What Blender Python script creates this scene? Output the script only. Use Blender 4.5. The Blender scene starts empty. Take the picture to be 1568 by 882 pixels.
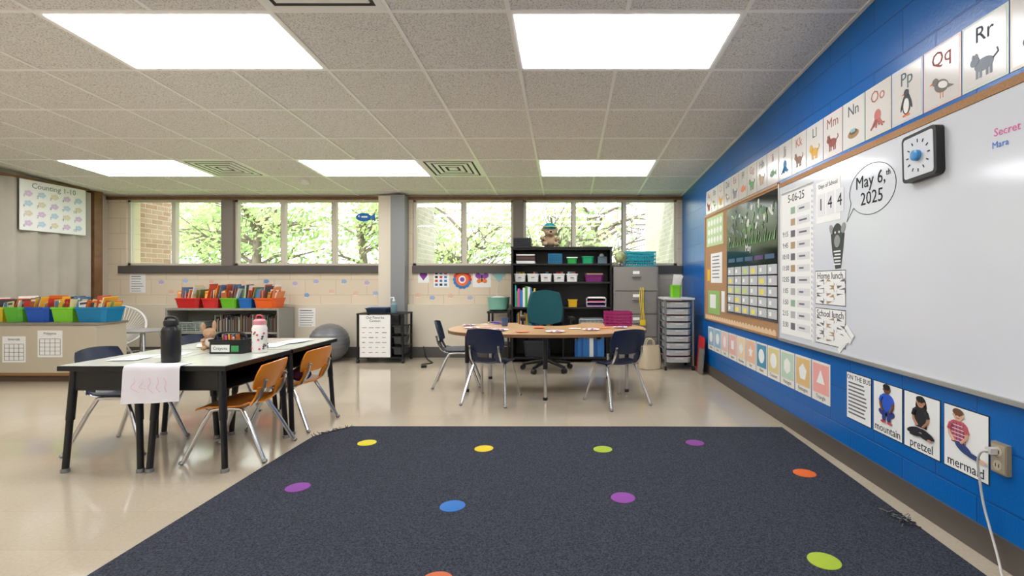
import bpy, bmesh, math, random
from mathutils import Matrix, Vector
random.seed(7)
R=random.random
def U(a,b): return a+(b-a)*random.random()
FPX=755.0; VX=868.0; VY=430.0; CH=1.0
def PX(px,Y): return (px-VX)*Y/FPX
def PZ(py,Y): return CH-(py-VY)*Y/FPX
RW=1.52; LW=-6.05; BW=6.5; FW=-2.6
def zc(y): return 2.554-0.066*y
# ---------------------------------------------------------------- materials
def srgb(r,g,b):
    def f(c):
        c/=255.0
        return c/12.92 if c<=0.04045 else ((c+0.055)/1.055)**2.4
    return (f(r),f(g),f(b),1)
_mc={}
def mat(rgb,rough=0.5,metal=0.0,spec=0.5,emit=0,bump=0,bscale=60,var=0.0,vscale=8,name=None,coat=0):
    key=(rgb,rough,metal,spec,emit,bump,bscale,var,vscale,coat)
    if key in _mc: return _mc[key]
    m=bpy.data.materials.new(name or "mat_%d_%d_%d"%rgb); m.use_nodes=True
    nt=m.node_tree; b=nt.nodes["Principled BSDF"]
    c=srgb(*rgb)
    b.inputs["Base Color"].default_value=c
    b.inputs["Roughness"].default_value=rough
    b.inputs["Metallic"].default_value=metal
    b.inputs["Specular IOR Level"].default_value=spec
    b.inputs["Coat Weight"].default_value=coat
    if emit:
        b.inputs["Emission Color"].default_value=c
        b.inputs["Emission Strength"].default_value=emit
    if bump or var:
        tc=nt.nodes.new("ShaderNodeTexCoord")
    if var:
        n=nt.nodes.new("ShaderNodeTexNoise"); n.inputs["Scale"].default_value=vscale; n.inputs["Detail"].default_value=4
        nt.links.new(tc.outputs["Object"],n.inputs["Vector"])
        r=nt.nodes.new("ShaderNodeValToRGB")
        r.color_ramp.elements[0].position=0.3; r.color_ramp.elements[1].position=0.7
        r.color_ramp.elements[0].color=tuple(x*(1-var) for x in c[:3])+(1,)
        r.color_ramp.elements[1].color=tuple(min(1,x*(1+var)) for x in c[:3])+(1,)
        nt.links.new(n.outputs["Fac"],r.inputs["Fac"]); nt.links.new(r.outputs["Color"],b.inputs["Base Color"])
    if bump:
        n=nt.nodes.new("ShaderNodeTexNoise"); n.inputs["Scale"].default_value=bscale; n.inputs["Detail"].default_value=3
        nt.links.new(tc.outputs["Object"],n.inputs["Vector"])
        bp=nt.nodes.new("ShaderNodeBump"); bp.inputs["Strength"].default_value=bump; bp.inputs["Distance"].default_value=0.01
        nt.links.new(n.outputs["Fac"],bp.inputs["Height"]); nt.links.new(bp.outputs["Normal"],b.inputs["Normal"])
    _mc[key]=m
    return m
def block_mat(name,ax,c1,c2,mortar,bw,rh,ms,rough,bump=0.4,offset=0.5,noise=0.0,spec=0.5):
    """brick / block material, ax = which object axes run along (u,v)"""
    m=bpy.data.materials.new(name); m.use_nodes=True; nt=m.node_tree; b=nt.nodes["Principled BSDF"]
    tc=nt.nodes.new("ShaderNodeTexCoord"); sp=nt.nodes.new("ShaderNodeSeparateXYZ"); cb=nt.nodes.new("ShaderNodeCombineXYZ")
    nt.links.new(tc.outputs["Object"],sp.inputs[0])
    nt.links.new(sp.outputs["XYZ".index(ax[0])],cb.inputs[0]); nt.links.new(sp.outputs["XYZ".index(ax[1])],cb.inputs[1])
    br=nt.nodes.new("ShaderNodeTexBrick"); br.offset=offset
    br.inputs["Scale"].default_value=1; br.inputs["Brick Width"].default_value=bw; br.inputs["Row Height"].default_value=rh
    br.inputs["Mortar Size"].default_value=ms; br.inputs["Mortar Smooth"].default_value=0.3
    br.inputs["Color1"].default_value=c1; br.inputs["Color2"].default_value=c2; br.inputs["Mortar"].default_value=mortar
    nt.links.new(cb.outputs[0],br.inputs["Vector"])
    out=br.outputs["Color"]
    n=nt.nodes.new("ShaderNodeTexNoise"); n.inputs["Scale"].default_value=90; n.inputs["Detail"].default_value=4
    nt.links.new(tc.outputs["Object"],n.inputs["Vector"])
    if noise:
        mx=nt.nodes.new("ShaderNodeMix"); mx.data_type='RGBA'; mx.blend_type='MULTIPLY'; mx.inputs[0].default_value=1
        rp=nt.nodes.new("ShaderNodeMapRange"); rp.inputs[1].default_value=0.35; rp.inputs[2].default_value=0.65
        rp.inputs[3].default_value=1-noise; rp.inputs[4].default_value=1.0
        nt.links.new(n.outputs["Fac"],rp.inputs[0])
        nt.links.new(out,mx.inputs[6]); nt.links.new(rp.outputs[0],mx.inputs[7]); out=mx.outputs[2]
    nt.links.new(out,b.inputs["Base Color"])
    b.inputs["Roughness"].default_value=rough; b.inputs["Specular IOR Level"].default_value=spec
    if bump:
        ad=nt.nodes.new("ShaderNodeMath"); ad.operation='MULTIPLY_ADD'; ad.inputs[1].default_value=-1.0
        ml=nt.nodes.new("ShaderNodeMath"); ml.operation='MULTIPLY'; ml.inputs[1].default_value=0.18
        nt.links.new(n.outputs["Fac"],ml.inputs[0])
        nt.links.new(br.outputs["Fac"],ad.inputs[0]); nt.links.new(ml.outputs[0],ad.inputs[2])
        bp=nt.nodes.new("ShaderNodeBump"); bp.inputs["Strength"].default_value=bump; bp.inputs["Distance"].default_value=0.006
        nt.links.new(ad.outputs[0],bp.inputs["Height"]); nt.links.new(bp.outputs["Normal"],b.inputs["Normal"])
    return m
def speckle_mat(name,c1,c2,scale,lo,hi,rough,bump=0.0,spec=0.5):
    m=bpy.data.materials.new(name); m.use_nodes=True; nt=m.node_tree; b=nt.nodes["Principled BSDF"]
    tc=nt.nodes.new("ShaderNodeTexCoord"); n=nt.nodes.new("ShaderNodeTexNoise"); n.inputs["Scale"].default_value=scale; n.inputs["Detail"].default_value=3
    n.inputs["Roughness"].default_value=0.7
    nt.links.new(tc.outputs["Object"],n.inputs["Vector"])
    r=nt.nodes.new("ShaderNodeValToRGB"); r.color_ramp.elements[0].position=lo; r.color_ramp.elements[1].position=hi
    r.color_ramp.elements[0].color=c1; r.color_ramp.elements[1].color=c2
    nt.links.new(n.outputs["Fac"],r.inputs["Fac"]); nt.links.new(r.outputs["Color"],b.inputs["Base Color"])
    b.inputs["Roughness"].default_value=rough; b.inputs["Specular IOR Level"].default_value=spec
    if bump:
        bp=nt.nodes.new("ShaderNodeBump"); bp.inputs["Strength"].default_value=bump; bp.inputs["Distance"].default_value=0.004
        nt.links.new(n.outputs["Fac"],bp.inputs["Height"]); nt.links.new(bp.outputs["Normal"],b.inputs["Normal"])
    return m
# ---------------------------------------------------------------- mesh builder
class B:
    def __init__(s,name):
        s.name=name; s.bm=bmesh.new(); s.mats=[]; s.M=Matrix.Identity(4)
    def mi(s,m):
        if m not in s.mats: s.mats.append(m)
        return s.mats.index(m)
    def v(s,p): return s.bm.verts.new(s.M@Vector(p))
    def f(s,vs,i,smooth=True):
        try:
            fa=s.bm.faces.new(vs); fa.material_index=i; fa.smooth=smooth; return fa
        except ValueError: return None
    def box(s,x0,x1,y0,y1,z0,z1,m):
        i=s.mi(m)
        p=[(x0,y0,z0),(x1,y0,z0),(x1,y1,z0),(x0,y1,z0),(x0,y0,z1),(x1,y0,z1),(x1,y1,z1),(x0,y1,z1)]
        v=[s.v(q) for q in p]
        for q in ((0,3,2,1),(4,5,6,7),(0,1,5,4),(1,2,6,5),(2,3,7,6),(3,0,4,7)): s.f([v[k] for k in q],i)
    def rbox(s,c,size,ang,m,axis='Z'):
        old=s.M; s.M=s.M@Matrix.Translation(c)@(Matrix.Rotation(ang,4,axis) if not isinstance(ang,Matrix) else ang)
        a,b,c2=size; s.box(-a/2,a/2,-b/2,b/2,-c2/2,c2/2,m); s.M=old
    def poly(s,pts,w0,w1,m):
        i=s.mi(m)
        lo=[s.v((p[0],p[1],w0)) for p in pts]; hi=[s.v((p[0],p[1],w1)) for p in pts]
        s.f(hi,i); s.f(lo[::-1],i); n=len(pts)
        for k in range(n): s.f([lo[k],lo[(k+1)%n],hi[(k+1)%n],hi[k]],i)
    def rect(s,u0,u1,v0,v1,w,m,t=0.0008): s.box(u0,u1,v0,v1,w,w+t,m)
    def ell(s,u,v,ru,rv,w,m,t=0.0008,n=18,rot=0):
        c,sn=math.cos(rot),math.sin(rot)
        s.poly([(u+ru*math.cos(a)*c-rv*math.sin(a)*sn,v+ru*math.cos(a)*sn+rv*math.sin(a)*c) for a in [2*math.pi*k/n for k in range(n)]],w,w+t,m)
    def tube(s,pts,r,m,seg=8,closed=False,smooth=0,cap=True):
        pts=[Vector(p) for p in pts]
        for _ in range(smooth):
            q=[]
            n=len(pts)
            if closed:
                for k in range(n):
                    a,b=pts[k],pts[(k+1)%n]; q+= [a*.75+b*.25,a*.25+b*.75]
            else:
                q=[pts[0]]
                for k in range(n-1):
                    a,b=pts[k],pts[k+1]
                    if k>0: q.append(a*.75+b*.25)
                    if k<n-2: q.append(a*.25+b*.75)
                q.append(pts[-1])
            pts=q
        n=len(pts); i=s.mi(m); rings=[]
        rr=r if isinstance(r,(list,tuple)) else None
        up=None
        for k in range(n):
            if closed: t=(pts[(k+1)%n]-pts[k-1]).normalized()
            else: t=(pts[min(k+1,n-1)]-pts[max(k-1,0)]).normalized()
            if up is None:
                up=Vector((0,0,1)) if abs(t.z)<0.9 else Vector((1,0,0))
            up=(up-t*up.dot(t)).normalized(); sd=t.cross(up)
            rad=rr[0]+(rr[1]-rr[0])*k/(n-1) if rr else r
            rings.append([s.v(pts[k]+up*rad*math.cos(2*math.pi*j/seg)+sd*rad*math.sin(2*math.pi*j/seg)) for j in range(seg)])
        for k in range(n if closed else n-1):
            a=rings[k]; b=rings[(k+1)%n]
            for j in range(seg): s.f([a[j],b[j],b[(j+1)%seg],a[(j+1)%seg]],i)
        if not closed and cap:
            s.f(rings[0],i); s.f(rings[-1][::-1],i)
    def cyl(s,p0,p1,r,m,r2=None,seg=20): s.tube([p0,p1],(r,r2 if r2 is not None else r),m,seg=seg)
    def lathe(s,c,prof,m,seg=28):
        i=s.mi(m); rings=[]
        for r,z in prof:
            rings.append([s.v((c[0]+r*math.cos(2*math.pi*j/seg),c[1]+r*math.sin(2*math.pi*j/seg),c[2]+z)) for j in range(seg)])
        for k in range(len(rings)-1):
            a,b=rings[k],rings[k+1]
            for j in range(seg): s.f([a[j],a[(j+1)%seg],b[(j+1)%seg],b[j]],i)
        s.f(rings[0][::-1],i); s.f(rings[-1],i)
    def sph(s,c,r,m,seg=18,rings=12,rot=None):
        if not isinstance(r,(tuple,list)): r=(r,r,r)
        i=s.mi(m); Rm=rot or Matrix.Identity(3); C=Vector(c); rows=[]
        for k in range(1,rings):
            th=math.pi*k/rings
            rows.append([s.v(C+Rm@Vector((r[0]*math.sin(th)*math.cos(2*math.pi*j/seg),r[1]*math.sin(th)*math.sin(2*math.pi*j/seg),r[2]*math.cos(th)))) for j in range(seg)])
        t=s.v(C+Rm@Vector((0,0,r[2]))); b=s.v(C-Rm@Vector((0,0,r[2])))
        for j in range(seg):
            s.f([t,rows[0][j],rows[0][(j+1)%seg]],i); s.f([b,rows[-1][(j+1)%seg],rows[-1][j]],i)
        for k in range(len(rows)-1):
            for j in range(seg): s.f([rows[k][j],rows[k+1][j],rows[k+1][(j+1)%seg],rows[k][(j+1)%seg]],i)
    def sheet(s,fn,nu,nv,th,m):
        P=[[Vector(fn(-1+2*a/nu,-1+2*b/nv)) for b in range(nv+1)] for a in range(nu+1)]
        i=s.mi(m); T=[];Bt=[]
        for a in range(nu+1):
            rt=[];rb=[]
            for b in range(nv+1):
                du=P[min(a+1,nu)][b]-P[max(a-1,0)][b]; dv=P[a][min(b+1,nv)]-P[a][max(b-1,0)]
                n=du.cross(dv); n=n.normalized() if n.length>1e-9 else Vector((0,0,1))
                rt.append(s.v(P[a][b]+n*th/2)); rb.append(s.v(P[a][b]-n*th/2))
            T.append(rt);Bt.append(rb)
        for a in range(nu):
            for b in range(nv):
                s.f([T[a][b],T[a+1][b],T[a+1][b+1],T[a][b+1]],i); s.f([Bt[a][b],Bt[a][b+1],Bt[a+1][b+1],Bt[a+1][b]],i)
        for a in range(nu):
            s.f([T[a][0],Bt[a][0],Bt[a+1][0],T[a+1][0]],i); s.f([T[a][nv],T[a+1][nv],Bt[a+1][nv],Bt[a][nv]],i)
        for b in range(nv):
            s.f([T[0][b],T[0][b+1],Bt[0][b+1],Bt[0][b]],i); s.f([T[nu][b],Bt[nu][b],Bt[nu][b+1],T[nu][b+1]],i)
    def tub(s,cx,cy,z0,w,d,h,m,taper=0.85,t=0.006,lip=0.006):
        i=s.mi(m)
        def ring(w,d,z):
            c=min(w,d)*0.12; pts=[(w/2-c,-d/2),(w/2,-d/2+c),(w/2,d/2-c),(w/2-c,d/2),(-w/2+c,d/2),(-w/2,d/2-c),(-w/2,-d/2+c),(-w/2+c,-d/2)]
            return [s.v((cx+x,cy+y,z)) for x,y in pts]
        rs=[ring(w*taper,d*taper,z0),ring(w-2*lip,d-2*lip,z0+h*0.86),ring(w,d,z0+h*0.87),ring(w,d,z0+h),ring(w-2*t-lip,d-2*t-lip,z0+h),ring(w*taper-2*t,d*taper-2*t,z0+t)]
        for k in range(5):
            for j in range(8): s.f([rs[k][j],rs[k][(j+1)%8],rs[k+1][(j+1)%8],rs[k+1][j]],i)
        s.f(rs[0][::-1],i); s.f(rs[-1],i)
    def text(s,txt,u,v,size,w,m,align='CENTER',t=0.0006,sx=1.0,rot=0):
        cu=bpy.data.curves.new("t",'FONT'); cu.body=txt; cu.size=size; cu.align_x=align; cu.align_y='CENTER'; cu.extrude=t/2; cu.resolution_u=2
        cu.space_line=0.95
        ob=bpy.data.objects.new("t",cu); bpy.context.scene.collection.objects.link(ob)
        bpy.context.view_layer.update()
        dg=bpy.context.evaluated_depsgraph_get()
        me=bpy.data.meshes.new_from_object(ob.evaluated_get(dg))
        i=s.mi(m); T=s.M@Matrix.Translation((u,v,w+t/2))@Matrix.Rotation(rot,4,'Z')@Matrix.Diagonal((sx,1,1,1))
        vs=[s.bm.verts.new(T@x.co) for x in me.vertices]
        for p in me.polygons: s.f([vs[k] for k in p.vertices],i,False)
        bpy.data.objects.remove(ob); bpy.data.curves.remove(cu); bpy.data.meshes.remove(me)
    def done(s,loc=(0,0,0),rot=0,scale=1,bevel=0,angle=35,parent=None,name=None,origin=None):
        bmesh.ops.recalc_face_normals(s.bm,faces=s.bm.faces[:])
        me=bpy.data.meshes.new(name or s.name); s.bm.to_mesh(me); s.bm.free()
        for m in s.mats: me.materials.append(m)
        if origin is not None:
            me.transform(Matrix.Translation(-Vector(origin))); loc=origin
        me.set_sharp_from_angle(angle=math.radians(angle))
        ob=bpy.data.objects.new(name or s.name,me); bpy.context.scene.collection.objects.link(ob)
        ob.location=loc; ob.rotation_euler=(0,0,rot); ob.scale=(scale,)*3
        if bevel:
            md=ob.modifiers.new("bevel",'BEVEL'); md.width=bevel; md.segments=2; md.limit_method='ANGLE'; md.angle_limit=math.radians(50)
        if parent: ob.parent=parent
        return ob
def copy(ob,loc,rot):
    o=bpy.data.objects.new(ob.name.split('.')[0],ob.data); bpy.context.scene.collection.objects.link(o)
    o.location=loc; o.rotation_euler=(0,0,rot); o.scale=ob.scale
    for md in ob.modifiers:
        if md.type=='BEVEL':
            n=o.modifiers.new("bevel",'BEVEL'); n.width=md.width; n.segments=2; n.limit_method='ANGLE'; n.angle_limit=md.angle_limit
    return o
# frames
FR=Matrix(((0,0,-1,RW),(-1,0,0,0),(0,1,0,0),(0,0,0,1)))       # right wall: u=-Y, v=Z, w=out of the wall
FB=Matrix(((1,0,0,0),(0,0,-1,BW),(0,1,0,0),(0,0,0,1)))        # back wall:  u=X
FL=Matrix(((0,0,1,LW),(1,0,0,0),(0,1,0,0),(0,0,0,1)))         # left wall:  u=Y
def RU(px): return -RW*FPX/(px-VX)
def RV(px,py): return 1-(py-VY)*RW/(px-VX)

# common colours
WHITE=mat((240,240,236),0.55); PAPER=mat((240,240,236),0.7); BLACK=mat((18,18,20),0.45); INK=mat((30,30,34),0.8)
CHROME=mat((205,207,210),0.22,1.0); STEEL=mat((150,150,150),0.4,0.8)
NAVY=mat((20,34,62),0.35); ORANGE=mat((222,132,22),0.35); TEAL=mat((12,80,86),0.85,bump=0.3,bscale=200)
palette=[(210,50,40),(240,190,40),(50,120,190),(70,160,70),(235,120,40),(130,70,160),(240,240,235),(30,60,120),(220,90,140),(60,170,180),(180,150,110),(40,40,45)]
PAL=[mat(c,0.5) for c in palette]
def pal(): return random.choice(PAL)

# ================================================================ ROOM SHELL
floor_m=block_mat("floor_vinyl_tile","XY",srgb(198,184,162),srgb(193,179,157),srgb(182,167,145),0.305,0.305,0.0010,0.10,bump=0.0,offset=0.0,noise=0.08,spec=0.9)
b=B("floor"); b.box(LW-0.2,RW+0.2,FW-0.2,BW+0.25,-0.1,0,floor_m); b.done()
blue=block_mat("blue_painted_block","YZ",srgb(0,100,180),srgb(0,96,174),srgb(0,82,154),0.406,0.203,0.0045,0.28,bump=0.65)
b=B("wall_right"); b.M=FR
b.poly([(-BW,0),(-FW,0),(-FW,zc(FW)),(-BW,zc(BW))],-0.2,0,blue); b.done()
cream=block_mat("cream_painted_block","XZ",srgb(224,209,184),srgb(220,205,180),srgb(200,186,162),0.406,0.203,0.004,0.5,bump=0.4)
cream_p=mat((224,214,194),0.5,name="cream_paint")
WZ0,WZ1=1.198,2.067
xs=[PX(193,BW),PX(340,BW),PX(358,BW),PX(583,BW),PX(632,BW),PX(786,BW),PX(801,BW),PX(1037,BW)]
b=B("wall_back"); t0,t1=BW,BW+0.22
b.box(LW,RW,t0,t1,0,WZ0,cream)
b.box(LW,RW,t0,t1,WZ1,zc(BW)+0.02,cream)
b.box(LW,xs[0],t0,t1,WZ0,WZ1,cream); b.box(xs[3],xs[4],t0,t1,WZ0,WZ1,cream); b.box(xs[7],RW,t0,t1,WZ0,WZ1,cream)
b.done()
lower=mat((216,206,186),0.45,name="lower_wall_paint",var=0.03,vscale=2)
b=B("trim_1"); b.box(LW+0.001,-2.45,BW-0.07,BW-0.001,0.001,0.695,lower); b.box(-2.08,RW-0.001,BW-0.07,BW-0.001,0.001,0.695,lower); b.done(bevel=0.006)
darktrim=mat((84,80,76),0.5,name="dark_sill")
b=B("trim_2"); b.box(xs[0]-0.08,xs[3],BW-0.035,BW-0.001,1.10,WZ0,darktrim); b.box(xs[4],RW-0.002,BW-0.035,BW-0.001,1.10,WZ0,darktrim); b.done(bevel=0.004)
woodtrim=mat((120,84,52),0.5,var=0.2,vscale=12,name="wood_trim")
b=B("trim_3"); b.box(LW+0.002,RW-0.002,BW-0.03,BW-0.001,WZ1,WZ1+0.04,woodtrim); b.done()
b=B("baseboard_back"); b.box(LW+0.002,RW-0.012,BW-0.08,BW-0.0705,0.001,0.14,darktrim); b.done()
rbase=mat((86,79,72),0.45,name="baseboard_taupe")
b=B("baseboard_right"); b.box(RW-0.009,RW-0.0005,FW+0.01,BW-0.07,0.001,0.105,rbase); b.done()
wl=mat((200,190,172),0.7,name="left_wall_paint")
b=B("wall_left"); b.M=FL; b.poly([(BW,0),(FW,0),(FW,zc(FW)),(BW,zc(BW))],-0.2,0,wl); b.done()
b=B("wall_front"); b.box(LW,RW,FW-0.2,FW,0,zc(FW),mat((225,220,208),0.7)); b.done()
# pilaster and grey column on the back wall
b=B("column"); b.box(-2.45,-2.27,BW-0.09,BW,0,2.11,cream_p); b.done()
b=B("column"); b.box(-2.268,-2.085,BW-0.16,BW,0,2.11,mat((136,138,138),0.45)); b.done(bevel=0.004)
# accordion partition on the left wall
pl=mat((184,177,162),0.85,name="partition_fabric",bump=0.4,bscale=250,var=0.08,vscale=3)
b=B("accordion_partition")
def pf(u,v):
    y=4.1+u*2.1; s=math.sin(y*2*math.pi/0.22)
    return (LW+0.045+0.022*s,y,0.02+(v+1)/2*(zc(y)-0.06))
b.sheet(pf,170,2,0.004,pl); b.done(angle=60)
b=B("trim_4"); b.box(LW+0.001,LW+0.09,6.22,6.33,0,zc(6.3)-0.01,woodtrim); b.box(LW+0.001,LW+0.075,1.9,6.2,zc(6.2)-0.02,zc(6.2)+0.005,woodtrim); b.done()
# ceiling ------------------------------------------------------------------
th=math.atan(0.066); CM=Matrix.Translation((0,0,2.554))@Matrix.Rotation(-th,4,'X'); K=1/math.cos(th)
tile=speckle_mat("ceiling_tile",srgb(182,179,175),srgb(236,233,229),110,0.37,0.50,0.9,bump=0.5)
b=B("ceiling"); b.M=CM; b.box(LW-0.2,RW+0.2,(FW-0.2)*K,(BW+0.25)*K,0,0.08,tile); b.done()
gridm=mat((248,246,242),0.3,name="ceiling_grid_metal")
b=B("ceiling_grid"); b.M=CM
gx=-0.30
k=-10
while gx+0.61*k<RW:
    x=gx+0.61*k
    if x>LW+0.02: b.box(x-0.011,x+0.011,FW*K,(BW-0.005)*K,-0.007,-0.0003,gridm)
    k+=1
for k in range(-10,7):
    y=3.14+0.61*k
    if FW<y<BW: b.box(LW+0.002,RW-0.002,(y-0.011)*K,(y+0.011)*K,-0.0065,-0.0003,gridm)
b.box(RW-0.022,RW-0.001,FW*K,(BW-0.005)*K,-0.009,-0.0003,gridm)
b.done()
lamp=mat((250,251,255),0.5,emit=12.3,name="light_panel_diffuser")
for (yy) in (2.53,4.97,0.09,-2.35):
    for xx in (-0.30,-2.74,-5.18):
        b=B("ceiling_light_panel"); b.M=CM
        b.box(xx+0.011,xx+1.209,(yy+0.011)*K,(yy+0.599)*K,-0.006,-0.0004,gridm)
        b.box(xx+0.026,xx+1.194,(yy+0.026)*K,(yy+0.584)*K,-0.0085,-0.0062,lamp); b.done()
vent=mat((244,243,240),0.35); dark=mat((70,68,66),0.8)
for (xx,yy) in ((-3.96,4.97),(-1.52,4.97),(-1.52,1.92)):
    b=B("ceiling_air_vent"); b.M=CM
    cx,cy=xx+0.305,(yy+0.305)
    b.box(xx+0.012,xx+0.598,(yy+0.012)*K,(yy+0.598)*K,-0.003,-0.0004,dark)
    for n_,h in enumerate((0.293,0.232,0.171,0.110)):   # flat nested louvre frames
        w_=0.037; z0=-0.0085-0.0006*n_; z1=z0+0.002
        for sx in (-1,1):
            xa,xb=sorted((cx+sx*h,cx+sx*(h-w_))); b.box(xa,xb,(cy-h)*K,(cy+h)*K,z0,z1,vent)
            ya,yb_=sorted((cy+sx*h,cy+sx*(h-w_))); b.box(cx-h+w_,cx+h-w_,ya*K,yb_*K,z0,z1,vent)
            b.box(cx+sx*h-0.002,cx+sx*h+0.002,(cy-h)*K,(cy+h)*K,z1,-0.003,vent)
    b.box(cx-0.045,cx+0.045,(cy-0.045)*K,(cy+0.045)*K,-0.011,-0.003,vent); b.done()
b=B("smoke_detector"); b.M=CM; b.lathe((PX(465,5.75),5.78,-0.04),[(0.03,0),(0.05,0.006),(0.055,0.03),(0.055,0.0395)],WHITE); b.done()

# windows ------------------------------------------------------------------
fr=mat((206,198,182),0.4,name="window_frame"); post=mat((120,112,102),0.45,name="window_post")
glass=bpy.data.materials.new("window_glass"); glass.use_nodes=True; nt=glass.node_tree; nt.nodes.clear()
o=nt.nodes.new("ShaderNodeOutputMaterial"); mx=nt.nodes.new("ShaderNodeMixShader"); tr=nt.nodes.new("ShaderNodeBsdfTransparent"); gl=nt.nodes.new("ShaderNodeBsdfGlossy")
gl.inputs["Roughness"].default_value=0.02; mx.inputs[0].default_value=0.05
nt.links.new(tr.outputs[0],mx.inputs[1]); nt.links.new(gl.outputs[0],mx.inputs[2]); nt.links.new(mx.outputs[0],o.inputs[0])
for n,(x0,x1,divs) in enumerate([(xs[0],xs[1],[268]),(xs[2],xs[3],[435,513]),(xs[4],xs[5],[711]),(xs[6],xs[7],[879,956])]):
    b=B("window_%d"%(n+1)); y0,y1=BW+0.03,BW+0.09; w=0.035
    b.box(x0,x1,y0,y1,WZ0,WZ0+w,fr); b.box(x0,x1,y0,y1,WZ1-w*0.7,WZ1,fr)
    b.box(x0,x0+w,y0,y1,WZ0,WZ1,fr); b.box(x1-w,x1,y0,y1,WZ0,WZ1,fr)
    for d in divs:
        dx=PX(d,BW+0.05); b.box(dx-0.025,dx+0.025,y0-0.005,y1+0.002,WZ0,WZ1,fr); b.box(dx-0.04,dx-0.026,y0+0.01,y1,WZ0,WZ1,post)
    b.box(x0+w,x1-w,y0+0.028,y0+0.033,WZ0+w,WZ1-w*0.7,glass)
    b.box(x0,x1,BW+0.001,y0,WZ0,WZ0+0.006,woodtrim)
    b.done()
b=B("trim_5"); b.box(xs[1],xs[2],BW-0.02,BW+0.12,WZ0,WZ1,post); b.box(xs[5],xs[6],BW-0.02,BW+0.12,WZ0,WZ1,post)
b.done(bevel=0.004)

# ================================================================ OUTSIDE
brickR=block_mat("outside_brick","YZ",srgb(176,138,118),srgb(196,162,142),srgb(206,198,190),0.2,0.07,0.006,0.85,bump=0.5)
brickG=block_mat("outside_brick_pale","YZ",srgb(186,178,170),srgb(204,196,188),srgb(222,216,210),0.2,0.07,0.006,0.85,bump=0.5)
b=B("exterior_brick_wall"); b.box(-6.2,-5.98,BW+0.23,7.45,0,2.9,brickR); b.done()
b=B("exterior_brick_wall"); b.box(-2.35,-2.12,BW+0.23,7.9,0,2.9,brickG); b.done()
b=B("exterior_brick_wall"); b.box(1.53,1.75,BW+0.23,9.6,0,2.9,brickG); b.done()
b=B("roof_overhang"); b.box(-7,2.6,BW+0.23,7.3,2.5,2.7,mat((190,175,155),0.8)); b.done()
grass=speckle_mat("grass",srgb(90,140,50),srgb(140,185,80),6,0.3,0.7,0.9)
b=B("ground"); b.box(-40,40,BW+0.23,60,-0.6,-0.3,grass); b.done()
bark=mat((112,100,92),0.9,bump=0.6,bscale=30)
leafm=bpy.data.materials.new("leaf"); leafm.use_nodes=True; nt=leafm.node_tree; bs=nt.nodes["Principled BSDF"]
tc=nt.nodes.new("ShaderNodeTexCoord"); nz=nt.nodes.new("ShaderNodeTexNoise"); nz.inputs["Scale"].default_value=1.4; nz.inputs["Detail"].default_value=5
rp=nt.nodes.new("ShaderNodeValToRGB"); rp.color_ramp.elements[0].position=0.35; rp.color_ramp.elements[0].color=srgb(148,178,120); rp.color_ramp.elements[1].position=0.65; rp.color_ramp.elements[1].color=srgb(220,230,176)
nt.links.new(tc.outputs["Object"],nz.inputs["Vector"]); nt.links.new(nz.outputs["Fac"],rp.inputs["Fac"]); nt.links.new(rp.outputs["Color"],bs.inputs["Base Color"])
bs.inputs["Roughness"].default_value=0.6
tl=nt.nodes.new("ShaderNodeBsdfTranslucent"); mxs=nt.nodes.new("ShaderNodeMixShader"); mxs.inputs[0].default_value=0.5
nt.links.new(rp.outputs["Color"],tl.inputs["Color"]); nt.links.new(bs.outputs[0],mxs.inputs[1]); nt.links.new(tl.outputs[0],mxs.inputs[2])
nt.links.new(mxs.outputs[0],nt.nodes["Material Output"].inputs["Surface"])
def tree(x,y,trunk_h,spread,nleaf,zlo,zhi,lean=0.0,nb=12,ls=0.09):
    b=B("tree"); base=Vector((x,y,-0.3)); top=Vector((x+lean,y,trunk_h))
    b.tube([base,base.lerp(top,0.5)+Vector((0.05,0,0)),top],(0.13,0.08),bark,seg=10,smooth=1)
    tips=[]
    for k in range(nb):
        a=U(0,2*math.pi); L=U(0.5,1.0)*spread; s=base.lerp(top,U(0.5,1.0)); e=s+Vector((math.cos(a)*L,math.sin(a)*L*0.7,U(0.1,0.8)*spread*0.6))
        mid=s.lerp(e,0.5)+Vector((0,0,U(0,0.3)))
        b.tube([s,mid,e],(0.045,0.014),bark,seg=6,smooth=1); tips+=[mid,e]
        for q in range(4):
            e2=s.lerp(e,U(0.4,1))+Vector((U(-.6,.6),U(-.6,.6),U(-.3,.7))); b.tube([s.lerp(e,U(0.3,0.6)),e2],(0.016,0.006),bark,seg=5); tips.append(e2)
    i=b.mi(leafm)
    for k in range(nleaf):
        c=random.choice(tips)+Vector((random.gauss(0,.34),random.gauss(0,.34),random.gauss(0,.26)))
        a=Vector((U(-1,1),U(-1,1),U(-1,1))).normalized(); t=a.orthogonal().normalized()*ls*U(.5,1); s2=a.cross(t).normalized()*ls*0.4
        vs=[b.bm.verts.new(c-t),b.bm.verts.new(c+s2),b.bm.verts.new(c+t),b.bm.verts.new(c-s2)]
        b.f(vs,i,False)
    b.done(angle=60)
tree(-9.6,14,2.6,2.3,2800,1.3,5.0)
tree(-7.4,11.5,2.4,2.0,2300,1.2,4.5,lean=0.2)
tree(-5.2,13.0,2.6,2.2,2600,1.3,4.5,lean=-0.3)
tree(-2.6,12.5,2.2,2.0,2400,1.3,4.5)
tree(-0.6,11.2,2.0,1.7,1100,1.5,4.2,lean=0.3)
tree(0.9,13.2,2.8,2.0,450,1.5,4.5,lean=-0.2,nb=20)
tree(-12.5,17,3.0,2.8,2200,1.4,5.5)

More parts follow.
